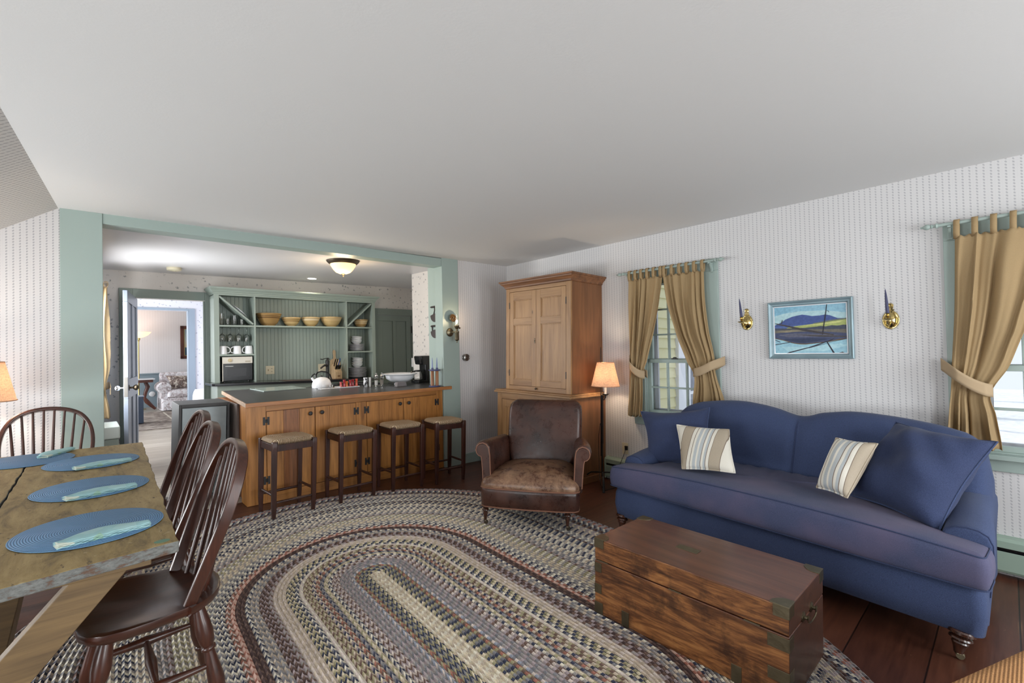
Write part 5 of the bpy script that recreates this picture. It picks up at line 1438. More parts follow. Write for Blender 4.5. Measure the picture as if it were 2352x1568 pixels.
BOW = [('large brown-banded yellowware bowl, biggest on the hutch shelf', 1.862, .156, .08, .168, yw('yw_a', rgb(158, 126, 80), rgb(84, 60, 38), [(.128, .004), (.108, .005)])),
       ('small brown-banded yellowware bowl beside the biggest bowl', 2.152, .122, .056, .122, yw('yw_b', YC, rgb(120, 84, 48), [(.09, .003), (.07, .004)])),
       ('yellowware bowl with a broad white band on the hutch shelf', 2.418, .124, .06, .132, yw('yw_c', YC, rgb(226, 206, 172), [(.095, .012), (.12, .003)])),
       ('wide yellowware bowl with thin pale rings by the right divider', 2.712, .150, .074, .142, yw('yw_d', YC, rgb(220, 194, 150), [(.11, .003), (.092, .003), (.124, .002)])),
       ('smallest yellowware bowl alone under the right diagonal brace', 3.172, .108, .062, .118, yw('yw_e', rgb(180, 148, 100), rgb(218, 198, 160), [(.088, .006), (.062, .006)]))]
for lab, x, rr_, rb, h, mt in BOW:
    o = MB().lathe(bowlprof(rb, rr_, h), n=40).build('mixing_bowl', mt, None, angle=50); tag(o, lab, 'bowl', 'yellowware bowls on the hutch')
    o.matrix_world = TR((x, 6.70 + .145, 1.7365 if x < 3 else 1.7385), 0, True)
pl0 = None
M_plate = plain('pale_stoneware', rgb(214, 212, 216), .2)
def plates(n, x, r, z0, dz, where):
    for k in range(n):
        o = MB().lathe([(r * .55, 0), (r * .6, .004), (r * .8, .007), (r, .016), (r, .019), (r * .8, .011), (r * .6, .008), (.001, .008)], n=36).build('plate', M_plate, None) if k == 0 else base_.copy()
        if k == 0: base_ = o
        else: COL.objects.link(o)
        nth = 'topmost' if k == n - 1 else ('lowest' if k == 0 else None)
        tag(o, (nth + ' white plate of the stack on the ' + where) if nth else 'white plate inside the stack on the ' + where, 'plate', 'plates on the ' + where)
        o.matrix_world = TR((x + .003 * math.sin(3 * k), 6.842 + .002 * math.cos(2 * k), z0 + dz * k), 0, True)
plates(6, 3.098, .113, 1.3725, .0172, 'upper right hutch shelf')
plates(9, 3.102, .140, ctz(3.1) + .0045, .0172, 'right end of the back counter')
def bowls(n, x, r, z0, dz, h, where, tilt):
    for k in range(n):
        o = MB().lathe(bowlprof(r * .55, r, h, .004, .006), n=32).build('cereal_bowl', M_white, None) if k == 0 else base_.copy()
        if k == 0: base_ = o
        else: COL.objects.link(o)
        nth = {0: 'lowest', n - 1: 'topmost'}.get(k, 'second' if k == 1 else 'third')
        tag(o, nth + ' white bowl stacked on the plates of the ' + where, 'bowl', 'white bowls on the ' + where)
        o.matrix_world = TR((x, 6.842, z0 + dz * k), 0, True) @ Matrix.Rotation(R(tilt[k]), 4, 'Y')
bowls(3, 3.098, .076, 1.3725 + 6 * .0172 + .004, .030, .056, 'upper right hutch shelf', (0, 1, 5))
bowls(4, 3.104, .078, ctz(3.1) + 9 * .0172 + .0085, .030, .056, 'right counter corner', (0, -2, 3, 6))
m = MB(); m.lathe([(.07, 0), (.08, .004), (.128, .012), (.128, .015), (.08, .008), (.001, .006)], n=36); o = m.build('platter', M_white, None); tag(o, 'white platter leaning along the left diagonal brace', 'platter')
o.matrix_world = HM @ Matrix.Translation((1.487, 6.83, 1.912)) @ Matrix.Rotation(R(42.5), 4, 'Y')

# hanging wine glasses, tumblers
def wineglass(label, M):
    o = MB().lathe([(.031, 0), (.031, .002), (.006, .006), (.0035, .02), (.0035, .075), (.008, .085), (.028, .105), (.036, .13), (.034, .165), (.030, .185), (.0288, .185), (.033, .16), (.034, .13), (.026, .107), (.001, .09)], n=24).build('wine_glass', M_glass, None, angle=60)
    o.matrix_world = M; return tag(o, label, 'glass', 'stemware hanging in the hutch')
for k, (x, lab) in enumerate(((1.305, 'clear wine glass hanging nearest the left upright'), (1.397, 'clear wine glass hanging second from the left upright'), (1.492, 'clear wine glass hanging third from the left upright'), (1.588, 'clear wine glass hanging nearest the divider'))):
    wineglass(lab, HM @ Matrix.Translation((x, 6.80 + .02 * (k % 2), 1.7105)) @ Matrix.Rotation(PI, 4, 'X'))
for x, r, h, lab in ((1.298, .032, .150, 'tall clear tumbler against the left upright'), (1.368, .030, .085, 'short clear tumbler between two tall ones'), (1.448, .034, .128, 'tall clear tumbler under the diagonal brace'), (1.53, .032, .08, 'short clear tumbler at the narrow end under the brace')):
    o = MB().lathe([(r * .8, 0), (r * .85, .004), (r, h), (r - .002, h), (r * .8 - .002, .012), (.001, .01)], n=24).build('tumbler', M_glass, None); tag(o, lab, 'glass', 'tumblers on the hutch shelf')
    o.matrix_world = TR((x, 6.80, 1.734), 0, True)
def mug(label, M):
    t = thing('mug', label, 'mug', group='white mugs on the hutch', M=M)
    MB().lathe([(.046, 0), (.0465, .004), (.045, .04), (.040, .092), (.036, .102), (.030, .104), (.030, .100), (.001, .100)], n=32).build('cup', M_white, t)
    m = MB(); m.tube([(.044, 0, .018), (.062, 0, .016), (.078, 0, .03), (.082, 0, .05), (.074, 0, .075), (.055, 0, .09), (.038, 0, .092)], .0055, 8, flat=.0075); m.build('handle', M_white, t); return t
mug('upturned white mug by the left upright, handle turned right', TR((1.305, 6.765, 1.3655), R(-20), True))
mug('upturned white mug in the middle of the three', TR((1.465, 6.765, 1.3655), R(188), True))
mug('upturned white mug beside the hutch divider', TR((1.598, 6.765, 1.3655), R(192), True))
# microwave
mw = thing('microwave', 'small microwave oven with beige control strip in the hutch', 'microwave', (1.29, 6.735, ctz(1.45) + .006), 0, house=True)
w_, h_, d_ = .337, .318, .23
MB().box(0, w_, .0, d_, .014, h_).build('case', M_blackplastic, mw, bev=.006)
Mbe = plain('beige_plastic', rgb(216, 210, 198), .4)
MB().box(-.002, w_ + .002, -.012, .0, .235, h_ + .002).build('control_strip', Mbe, mw, bev=.003)
MB().box(-.002, .006, -.012, .0, .014, .235).build('edge_trim', Mbe, mw)
m = MB(); m.box(.006, w_, -.012, .0, .018, .232); dr = m.build('door', plain('microwave_glass', rgb(16, 16, 18), .22, spec=.25), mw, bev=.002)
MB().box(.055, .265, -.0132, -.0115, .07, .175).build('door_window', plain('mesh_window', rgb(48, 48, 51), .3, spec=.3), dr)
MB().box(.03, .12, -.0130, -.0118, .2, .205).build('badge', M_steel, dr)
k = MB(); k.lathe([(.022, 0), (.02, .012), (.001, .013)], n=20, mat=Matrix.Translation((.082, -.012, .277)) @ Matrix.Rotation(PI / 2, 4, 'X')); k.box(.079, .085, -.028, -.024, .26, .295); k.build('dial', plain('dial_gold', rgb(198, 180, 140), .35), mw)
MB().box(.255, .315, -.014, -.011, .25, .268).build('release_button', plain('button_grey', rgb(176, 166, 148), .4), mw, bev=.002)
for xx in (.03, .3): MB().lathe([(.012, 0), (.012, .014)], (xx, .04, 0), 10).build('foot', M_blackplastic, mw)
outlet((1.905, 6.974, 1.135), 0, 'cream double wall plate left on the green beadboard', w=.112, gang=2)
outlet((2.615, 6.974, 1.135), 0, 'cream double wall plate behind the black faucet', w=.112, gang=2)
# pump faucet
fz = ctz(2.6) + .001
ft = thing('faucet', 'black pump-style kitchen faucet at the back sink', 'faucet', (2.56, 6.62, fz), 0, house=True)
m = MB(); m.lathe([(.034, 0), (.034, .008), (.024, .016), (.022, .03), (.022, .20), (.026, .205), (.024, .22), (.028, .25), (.024, .27), (.014, .285), (.008, .30), (.001, .302)], n=20); m.build('column', M_black, ft)
m = MB(); m.tube([(.0, -.01, .20), (-.05, -.03, .205), (-.09, -.05, .185), (-.115, -.06, .165)], [.016, .015, .012, .010], 10); m.build('spout', M_black, ft)
m = MB(); m.tube([(.03, 0, .285), (.015, 0, .305), (-.03, -.005, .30), (-.075, -.01, .288), (-.10, -.012, .295)], .006, 8); m.tube([(0, 0, .27), (.02, 0, .29)], .006, 8); m.build('pump_handle', M_black, ft)
# knife block and cutting board
M_maple = wood('maple_board', rgb(168, 138, 104), rgb(202, 174, 138), 2, 1.4, .5)
cb = MB(); P = [(-.095, 0), (.10, 0), (.098, .03), (.075, .26), (.055, .285), (.02, .30), (.014, .33), (.02, .40), (.012, .43), (-.008, .435), (-.02, .42), (-.022, .39), (-.016, .33), (-.022, .30), (-.055, .29), (-.072, .27)]
cb.prism(P, .018, 'xz', 0); o = cb.build('cutting_board', M_maple, None, bev=.003); tag(o, 'wooden cutting board with handle leaning behind the knives', 'cutting board')
o.matrix_world = HM @ Matrix.Translation((2.795, 6.885, ctz(2.8) + .001)) @ Matrix.Rotation(R(-9), 4, 'X')
kb = thing('knife_block', 'pale wooden knife block holding black and blue handled knives', 'knife block', (2.765, 6.72, ctz(2.76) + .001), R(8), house=True)
m = MB(); m.prism([(0, 0), (.12, 0), (.12, .19), (.09, .215), (.0, .10)], .105, 'yz', -.0525); m.build('block', M_maple, kb, bev=.003)
MB().box(-.02, .02, -.001, .0, .03, .05).build('burnt_mark', plain('burnt_brown', rgb(120, 84, 52), .6), kb)
ks = random.Random(4)
for k, (xx, t_, L, mt) in enumerate(((-.035, .75, .12, M_blackplastic), (.0, .8, .11, M_blackplastic), (.03, .72, .13, plain('blue_handle', rgb(52, 84, 150), .35)), (-.035, .35, .07, M_blackplastic), (-.018, .35, .07, M_blackplastic), (0, .35, .07, M_blackplastic), (.018, .35, .07, M_blackplastic), (.036, .35, .07, M_blackplastic))):
    y = .09 * t_; z = lerp(.10, .215, t_); d = Vector((.0, -.45, .89)).normalized()
    a = Vector((xx, y, z)); b = a + d * L
    m = MB(); m.tube([a, a.lerp(b, .5) + Vector((0, .003, 0)), b], [.007, .0085, .007], 8, flat=.006); o = m.build('knife', mt, None)
    o.matrix_world = kb.matrix_world
    where = ['black-handled knife at the left of the block top', 'black-handled knife in the middle of the block top', 'blue-handled knife in the wooden block', 'first small steak knife from the left in the block', 'second small steak knife from the left in the block', 'third small steak knife from the left in the block', 'fourth small steak knife from the left in the block', 'rightmost small steak knife in the block'][k]
    tag(o, where, 'knife', 'knives in the block')

# ------------------------------------------------------------------ things on the island
def onit(x, y, rz=0): return HM @ Matrix.Translation((x, y, it(y) + .001)) @ Matrix.Rotation(math.atan(.02), 4, 'X') @ Matrix.Rotation(rz, 4, 'Z')
st = thing('stove', 'black range top set behind the island worktop', 'stove', (0, 0, 0), house=True)
m = MB(); m.box(1.912, 2.85, 5.235, 5.80, 0, it(5.5) - .012); I(m).build('body', M_blackplastic, st, bev=.004)
for x, y in ((2.10, 5.62), (2.36, 5.4), (2.36, 5.64), (2.62, 5.4), (2.62, 5.64)):
    z = it(5.5) - .012
    m = MB()
    for q_ in range(4): m.box(x - .09, x + .09, y - .075 + q_ * .05 - .004, y - .075 + q_ * .05 + .004, z + .012, z + .022)
    for q_ in (-1, 1): m.box(x + q_ * .085 - .004, x + q_ * .085 + .004, y - .085, y + .085, z, z + .02)
    m.build('burner_grate', M_black, st, bev=.001)
m = MB(); m.box(-.22, .22, -.215, .215, 0, .008); o = m.build('glass_board', plain('frosted_green_glass', rgb(156, 170, 164), .15), None, bev=.002); tag(o, 'pale green glass cutting board on the island top', 'board'); o.matrix_world = onit(1.60, 5.565, R(4))
kt = thing('kettle', 'white enamel kettle with black handle on the range', 'kettle', M=HM @ Matrix.Translation((2.005, 5.36, it(5.5) - .010)) @ Matrix.Rotation(R(165), 4, 'Z'))
m = MB(); m.lathe([(.095, 0), (.103, .006), (.106, .03), (.102, .06), (.088, .092), (.062, .115), (.03, .127), (.001, .130)], n=36); m.build('body', M_white, kt)
m = MB(); m.tube([(-.098, 0, .055), (-.105, 0, .10), (-.088, 0, .15), (-.05, 0, .182), (0, 0, .192), (.04, 0, .185), (.06, 0, .155), (.062, 0, .12)], .0085, 8); m.build('handle', M_blackplastic, kt)
m = MB(); m.tube([(.07, 0, .085), (.095, 0, .105), (.104, 0, .125)], [.018, .014, .012], 10); m.build('spout', M_white, kt)
m = MB(); m.tube([(.106, 0, .128), (.096, 0, .15), (.07, 0, .168)], .007, 8); m.build('whistle_lever', M_blackplastic, kt)
MB().sphere((.0, 0, .135), .012).build('lid_knob', M_blackplastic, kt)
m = MB(); m.box(-.13, .13, -.045, .045, 0, .005); o = m.build('serving_board', M_white, None, bev=.002); tag(o, 'flat white serving board in front of the kettle', 'board'); o.matrix_world = onit(2.03, 5.155, R(2))
o = MB().lathe([(.02, 0), (.024, .03), (.025, .036), (.023, .036), (.018, .006), (.001, .005)], n=20).build('glass_dish', M_glass, None); tag(o, 'tiny cut glass dish on the white serving board', 'dish'); o.matrix_world = onit(2.03, 5.16) @ Matrix.Translation((0, 0, .006))
o = MB().lathe([(.03, 0), (.036, .006), (.034, .012), (.001, .015)], n=24).build('lidded_dish', M_white, None); tag(o, 'flat round white dish on the serving board', 'dish'); o.matrix_world = onit(2.105, 5.155) @ Matrix.Translation((0, 0, .006))
m = MB(); m.box(-.115, .115, -.035, .035, 0, .004); m.box(-.115, .115, -.035, -.031, 0, .012).box(-.115, .115, .031, .035, 0, .012).box(-.115, -.111, -.035, .035, 0, .012).box(.111, .115, -.035, .035, 0, .012)
o = m.build('tray', M_white, None, bev=.001); tag(o, 'narrow white tray carrying six coloured cups', 'tray'); o.matrix_world = onit(2.225, 5.135, R(1))
for k, (x, h, c, nm) in enumerate(((-.09, .062, rgb(196, 92, 88), 'short rose'), (-.055, .085, rgb(176, 52, 62), 'tall crimson'), (-.022, .066, rgb(206, 112, 50), 'amber orange'), (.016, .078, rgb(172, 58, 62), 'brick red'), (.052, .084, rgb(140, 36, 44), 'dark maroon'), (.09, .088, rgb(204, 88, 62), 'coral orange'))):
    o = MB().lathe([(.0155, 0), (.016, .004), (.0115, h * .45), (.0115, h * .6), (.0155, h), (.0135, h), (.010, h * .6), (.001, h * .55)], n=18).build('egg_cup', plain('cup_glaze_%d' % k, c, .12), None)
    tag(o, nm + ' little cup standing on the white tray', 'cup', 'coloured cups on the tray'); o.matrix_world = onit(2.225, 5.135, R(1)) @ Matrix.Translation((x, .004 * (-1) ** k, .005))
def chrome_pattern():
    t = NT('patterned_tin'); nz = t.noise(t.coord((40, 40, 30)), 1, 2); t.base(t.ramp(nz, [(.45, rgb(30, 30, 32)), (.5, rgb(230, 230, 232))])); t.set(Roughness=.2); return t.m
for x, mt, lab in ((2.375, chrome_pattern(), 'black and white patterned metal cup on the island'), (2.428, M_steel, 'plain brushed steel cup next to the patterned one')):
    o = MB().lathe([(.022, 0), (.022, .108), (.020, .108), (.020, .01), (.001, .01)], n=24).build('metal_cup', mt, None); tag(o, lab, 'cup', 'metal cups on the island'); o.matrix_world = onit(x, 5.03)
M_acr = pane_glass('acrylic', .16)
M_salt = plain('pale_salt', rgb(226, 224, 220), .7); M_pep = plain('peppercorn', rgb(150, 140, 130), .8)
for x, lab, fill in ((2.487, 'clear acrylic grinder beside the steel cup', M_salt), (2.556, 'clear acrylic grinder beside the white pedestal bowl', M_pep)):
    t = thing('grinder', lab, 'shaker', M=onit(x, 4.99), group='salt and pepper grinders')
    MB().lathe([(.027, 0), (.027, .008), (.022, .014), (.022, .085), (.027, .092), (.027, .10), (.021, .104), (.001, .104)], n=24).build('body', M_acr, t)
    MB().lathe([(.016, .102), (.022, .11), (.023, .122), (.012, .135), (.007, .139), (.010, .147), (.006, .155), (.001, .157)], n=20).build('top', M_chrome, t)
    MB().lathe([(.019, .018), (.019, .07), (.001, .07)], n=16).build('filling', fill, t)
o = MB().lathe([(.068, 0), (.07, .006), (.058, .022), (.07, .03), (.12, .042), (.162, .075), (.172, .112), (.205, .126), (.206, .132), (.198, .132), (.164, .116), (.152, .078), (.11, .05), (.001, .044)], n=48).build('pedestal_bowl', M_white, None)
tag(o, 'large white footed bowl on the island', 'bowl'); o.matrix_world = onit(2.815, 5.03)
m = MB(); m.loft([[(x * s, y * s, z) for x, y in ((-.065, -.03), (.065, -.03), (.065, .03), (-.065, .03))] for z, s in ((0, 1.), (.045, .88), (.05, .85))]); o = m.build('stone_block', plain('grey_stone', rgb(116, 110, 112), .55, bump=.3, bscale=80, var=.15), None, bev=.003)
tag(o, 'small grey stone block in front of the white bowl', 'block'); o.matrix_world = onit(2.695, 4.80, R(3))
# coffee maker
cm = thing('coffee_maker', 'black drip coffee maker with glass carafe by the jamb', 'coffee maker', M=onit(3.16, 5.10, R(4)))
m = MB(); m.loft([[(x, y, z) for x, y in rrect_loop(-.115, .09, -.08, .08, .03)] for z in (0, .022, .028)]); m.build('base', M_blackplastic, cm)
m = MB(); m.loft([[(x, y, z) for x, y in rrect_loop(.0 + o_, .09, -.075, .075, .02)] for z, o_ in ((.028, .02), (.2, .015), (.33, .0))]); m.build('tank', M_blackplastic, cm)
m = MB(); m.loft([[(x, y, z) for x, y in rrect_loop(a, .088, -.077, .077, .03)] for z, a in ((.225, -.045), (.235, -.055), (.30, -.068), (.325, -.072), (.335, -.055))]); m.build('brew_head', M_blackplastic, cm)
ca = MB(); ca.lathe([(.048, .03), (.062, .04), (.064, .07), (.058, .105), (.046, .13), (.047, .14), (.0455, .14), (.0445, .13), (.056, .105), (.062, .07), (.058, .042), (.001, .034)], (-.062, -.01, 0), 28); cg = ca.build('carafe', M_glass, cm)
h = MB(); h.tube([(-.10, -.01, .145), (-.15, -.01, .143), (-.168, -.01, .115), (-.16, -.01, .07), (-.12, -.01, .045)], .009, 8, flat=.006); h.lathe([(.047, .138), (.048, .152), (.03, .158), (.001, .158)], (-.062, -.01, 0), 24); h.build('carafe_handle', M_blackplastic, cg)
# spool candle holder
M_blued = plain('blue_painted_wood', rgb(76, 80, 120), .45); M_spool = wood('spool_wood', rgb(122, 78, 48), rgb(168, 112, 72), 2, 2, .45)
chM = onit(2.948, 4.478, R(-18))
chd = thing('candle_holder', 'blue candle holder on two wooden spools beside the post', 'candle holder', M=chM)
MB().lathe([(.064, 0), (.068, .006), (.064, .012), (.001, .012)], n=28).build('base', M_blued, chd)
for xx in (-.027, .027): MB().lathe([(.02, .012), (.018, .02), (.0175, .17), (.02, .18), (.001, .18)], (xx, 0, 0), 18).build('spool', M_spool, chd)
MB().lathe([(.062, .18), (.068, .186), (.064, .194), (.001, .194)], n=28).build('top_disc', M_blued, chd)
for xx in (-.027, .027):
    MB().lathe([(.012, .194), (.014, .2), (.012, .215), (.010, .215), (.010, .2), (.001, .2)], (xx, 0, 0), 14).build('cup', M_blued, chd)
    candle('candle', 'pale blue taper candle in the %s spool of the holder' % ('left' if xx < 0 else 'right'), chM @ Matrix.Translation((xx, 0, .2012)), .13, .0085, plain('pale_blue_candle', rgb(122, 134, 178), .4), group='spool holder candles')
# ulu knives on the jamb
M_ulu = plain('ulu_steel', rgb(70, 62, 60), .4, .5); M_uluh = plain('ulu_handle', rgb(40, 30, 28), .5)
def ulu(z, label, fork):
    t = thing('ulu_knife', label, 'knife', (3.056, 4.60, z), R(-90), house=True, group='hanging ulu knives')
    # own frame: x along the wall, -y out of the wall
    n = 18; arc = [(.098 * math.cos(PI + PI * k / n), -.02 + .082 * math.sin(PI + PI * k / n)) for k in range(n + 1)]
    m = MB(); m.prism(arc + [(.06, -.012), (.02, .0), (-.02, .0), (-.06, -.012)], .003, 'xz', -.006); m.build('blade', M_ulu, t)
    m = MB()
    if fork:
        m.tube([(-.03, -.005, -.01), (-.008, -.006, .035), (-.006, -.006, .075)], .005, 6); m.tube([(.03, -.005, -.01), (.008, -.006, .035), (.006, -.006, .075)], .005, 6)
    else:
        m.tube([(-.06, -.005, -.02), (-.062, -.006, .04)], .007, 6); m.tube([(.06, -.005, -.02), (.062, -.006, .04)], .007, 6)
    m.build('tang', M_ulu, t)
    zz = .078 if fork else .042
    m = MB(); m.lathe_between((-.085, -.010, zz), (.085, -.010, zz), [(0, .006), (.1, .011), (.5, .0125), (.9, .011), (1, .006)], 12); m.build('handle', M_uluh, t)
ulu(1.79, 'upper ulu knife with a forked stem hung on the green jamb', True); ulu(1.600, 'lower ulu knife with an open handle hung on the green jamb', False)
# wall oil lamp
ol = thing('wall_lamp', 'lit antique brass oil-lamp sconce with glass chimney on the green post', 'lamp', (3.125, 4.411, 1.56), 0, house=True)
m = MB(); m.lathe([(.05, 0), (.05, .004), (.042, .012), (.03, .016), (.012, .022), (.001, .024)], n=28, mat=Matrix.Rotation(PI / 2, 4, 'X')); m.build('wall_plate', M_oldbrass, ol)
m = MB(); m.tube([(0, -.02, 0), (.008, -.06, .0), (.016, -.10, .0)], .008, 8); m.build('arm', M_oldbrass, ol)
bx_, by_ = .018, -.112
m = MB(); m.lathe([(.001, -.125), (.006, -.12), (.007, -.112), (.004, -.106), (.018, -.098), (.024, -.088), (.024, -.01), (.028, -.004), (.028, .004), (.014, .012), (.012, .03), (.02, .04), (.024, .055), (.03, .062), (.028, .075), (.014, .078)], (bx_, by_, 0), 20); m.build('font', M_oldbrass, ol)
m = MB(); m.lathe_between((bx_, by_, .05), (bx_ + .045, by_, .045), [(0, .004), (.7, .004), (.75, .011), (1, .011)], 10); m.build('wick_key', M_oldbrass, ol)
m = MB(); m.lathe([(.019, .078), (.023, .10), (.021, .125), (.013, .155), (.0115, .205), (.0105, .205), (.012, .155), (.02, .124), (.0215, .10), (.018, .078)], (bx_, by_, 0), 20); m.f = m.f[:-2] if len(m.f[-1]) > 4 else m.f; m.mi = [0] * len(m.f); m.build('chimney', M_pane, ol)
MB().sphere((bx_, by_, .118), .012, 10, 1.7).build('flame_bulb', emit('flame', (1, .66, .30), 14), ol)
m = MB(); m.tube([(0, -.012, .04), (.004, -.03, .08), (.010, -.045, .12)], .002, 6); m.build('reflector_wire', M_oldbrass, ol)
m = MB(); m.lathe([(.045, 0), (.047, .003), (.044, .006), (.03, .003), (.02, .006), (.01, .003), (.001, .002)], n=28, mat=Matrix.Translation((.012, -.05, .163)) @ Matrix.Rotation(R(80), 4, 'X')); m.build('reflector', plain('reflector', rgb(214, 196, 160), .15, 1.), ol)
point((3.143, 4.29, 1.685), 4, WARM, .012, True)
# round knob on the wallpaper
wk = thing('wall_thermostat', 'round brushed metal dial mounted on the wallpaper right of the post', 'dial', (3.345, 4.4295, 1.262), 0, house=True)
MB().lathe([(.038, 0), (.038, .006), (.03, .01), (.001, .01)], n=28, mat=Matrix.Rotation(PI / 2, 4, 'X')).build('wall_ring', M_steel, wk)
MB().lathe([(.03, .008), (.036, .016), (.042, .022), (.043, .04), (.040, .048), (.03, .052), (.028, .049), (.012, .049), (.010, .053), (.001, .053)], n=28, mat=Matrix.Rotation(PI / 2, 4, 'X')).build('dial', M_steel, wk)
# ceiling fittings
cl = thing('ceiling_light', 'lit bronze-rimmed bowl ceiling light in the kitchen', 'ceiling light', (2.095, 4.93, kz(2.095, 4.93) - .001), 0, house=True)
MB().lathe([(.17, 0), (.172, -.006), (.165, -.018), (.14, -.042), (.13, -.042), (.12, -.01)], n=40).build('rim', M_bronze, cl)
m = MB(); m.lathe([(.136, -.036), (.130, -.055), (.112, -.085), (.098, -.105), (.075, -.128), (.04, -.143), (.001, -.146)], n=40); bw = m.build('glass_bowl', None or emit('alabaster_glow', (1, .66, .30), 1.15), cl)
MB().lathe([(.02, -.143), (.022, -.150), (.010, -.158), (.006, -.166), (.010, -.170), (.001, -.178)], n=16).build('finial', M_bronze, cl)
point((2.095, 4.93, kz(2.095, 4.93) - .26), 9, (1, .76, .48), .10, True)
rl = thing('recessed_light', 'small round recessed downlight near the hutch crown', 'ceiling light', (2.34, 6.55, kz(2.34, 6.55) - .0005), 0, house=True)
MB().lathe([(.07, 0), (.07, -.004), (.058, -.006), (.056, 0)], n=32).build('trim_ring', M_white, rl)
MB().lathe([(.056, -.001), (.056, -.003), (.001, -.003)], n=32).build('lens', emit('downlight', (1, .9, .75), 14), rl)
sl = bpy.data.lights.new('downlight', 'SPOT'); sl.energy = 16; sl.color = (1, .84, .62); sl.spot_size = R(120); sl.spot_blend = .6; sl.shadow_soft_size = .05
so = bpy.data.objects.new('downlight', sl); COL.objects.link(so); so.matrix_world = HM @ Matrix.Translation((2.34, 6.55, kz(2.34, 6.55) - .02))
sd = MB().lathe([(.07, 0), (.072, -.01), (.068, -.03), (.05, -.036), (.02, -.038), (.018, -.034), (.001, -.034)], n=32).build('smoke_detector', plain('old_cream_plastic', rgb(204, 196, 170), .5), None)
tag(sd, 'round cream smoke detector on the kitchen ceiling', 'smoke detector'); sd.matrix_world = HM @ Matrix.Translation((.775, 6.45, kz(.775, 6.45) - .001))

# kitchen window curtain seen past the left post
curtain('tan curtain edge hanging behind the left green post in the kitchen', NEG([(2.09, 6.60), (1.5, 6.62), (1.0, 6.60), (.72, 6.62)]), NEG([(2.09, 6.28), (1.5, 6.36), (1.0, 6.46), (.72, 6.40)]), 2.09, .72, 1.02, 2.12, 5, ((6.60, 1.06), (6.42, 1.0)), X=.185, n=4, seed=8, group='tan kitchen curtains')
bb = thing('storage_bench', 'pale grey low bench under the kitchen curtain', 'bench', (.098, 5.78, 0), 0, house=True)
m = MB(); m.box(0, .155, 0, .45, 0, .585); m.v = [(x, y, fh(.1 + x, 5.8 + y) + .002 if z < .1 else z) for x, y, z in m.v]; m.build('case', M_sage_dark, bb, bev=.004)
MB().box(-.0, .165, -.01, .46, .586, .705).build('top', plain('bench_top', rgb(172, 180, 176), .35), bb, bev=.012)

# ------------------------------------------------------------------ sitting room beyond the hall
def Z2(x, y): return fh(x, y)
tl = thing('torchiere_lamp', 'lit brass torchiere floor lamp in the far room', 'lamp', (.93, 13.3, Z2(.93, 13.3)), 0, house=True)
MB().lathe([(.13, 0), (.13, .012), (.03, .03), (.015, .05), (.015, 1.52), (.02, 1.525), (.02, 1.545), (.034, 1.555), (.036, 1.60), (.02, 1.61)], n=20).build('pole', M_brass, tl)
m = MB(); m.lathe([(.03, 1.60), (.09, 1.615), (.17, 1.66), (.235, 1.735), (.23, 1.735), (.165, 1.668), (.085, 1.625), (.028, 1.612)], n=36); m.build('glass_bowl', emit('torch_glass', (1, .72, .48), .95), tl)
point((.93, 13.2, 2.05), 3, (1, .72, .5), .15, True)
sdt = thing('side_table', 'carved side table with white marble top beneath the torchiere', 'side table', (.86, 12.95, Z2(.86, 12.95)), 0, house=True)
M_ma = wood('mahogany_far', rgb(60, 32, 26), rgb(96, 54, 42), 2, 1, .35)
MB().box(-.30, .31, -.22, .22, .68, .705).build('marble_top', M_white, sdt, bev=.006)
MB().box(-.27, .28, -.19, .19, .62, .68).build('apron', M_ma, sdt, bev=.004)
for xx in (-.13, .14):
    m = MB(); m.tube([(xx + .02, 0, .62), (xx + .06, 0, .52), (xx + .02, 0, .40), (xx + .0, 0, .28), (xx + .04, 0, .2), (xx + .12, 0, .10), (xx + .19, 0, .02)], [.035, .04, .035, .03, .045, .035, .025], 10); m.build('leg', M_ma, sdt)
ls = thing('loveseat', 'floral chintz sofa in the far room', 'sofa', (1.20, 12.55, Z2(1.3, 12.8)), 0, house=True)
def chintz():
    t = NT('chintz'); v = t.coord(); a = t.noise(v, 11, 3, .6, .8); b = t.noise(v, 24, 3, .6, 1.2)
    c = t.ramp(a, [(.40, rgb(240, 239, 244)), (.52, rgb(222, 212, 216)), (.58, rgb(150, 136, 138)), (.64, rgb(236, 233, 238))])
    t.base(t.mix(t.ramp(b, [(.55, (0, 0, 0)), (.66, (.5, .5, .5))]), c, rgb(130, 116, 120))); t.set(Roughness=.85); return t.m
M_chz = chintz()
m = MB(); m.loft([[(x, y, z) for x, y in rrect_loop(.06 + i2, 1.9, .02 + i2, .85, .05)] for z, i2 in ((.01, 0), (.26, 0), (.275, .01))]); m.build('base', M_chz, ls)
m = MB(); m.loft([[(x, y, z) for x, y in rrect_loop(.17 + i2, 1.8, .0 + i2, .7, .06)] for z, i2 in ((.28, .02), (.3, 0), (.40, 0), (.44, .02), (.455, .06))]); m.build('seat_cushion', M_chz, ls)
m = MB(); m.loft([[(x, .55 + (z - .3) * .15 + o2, z) for x, o2 in ((.1, 0), (1.85, 0), (1.85, .22), (.1, .22))] for z in (.1, .3, .6, .78, .82)]); m.build('backrest', M_chz, ls, bev=.06)
m = MB(); m.loft([[(.12 + .125 * math.cos(a), y, .50 + .125 * math.sin(a)) for a in [2 * PI * k / 20 for k in range(20)]] for y in (.03, .05, .7)]); m.box(.06, .19, .05, .72, .02, .5); m.build('arm', M_chz, ls, bev=.01)
cs_ = HM @ Matrix.Translation((1.58, 12.86, Z2(1.5, 12.9)))
ps = thing('throw_pillow', 'dark floral pillow leaning on the chintz sofa arm', 'pillow', M=cs_)
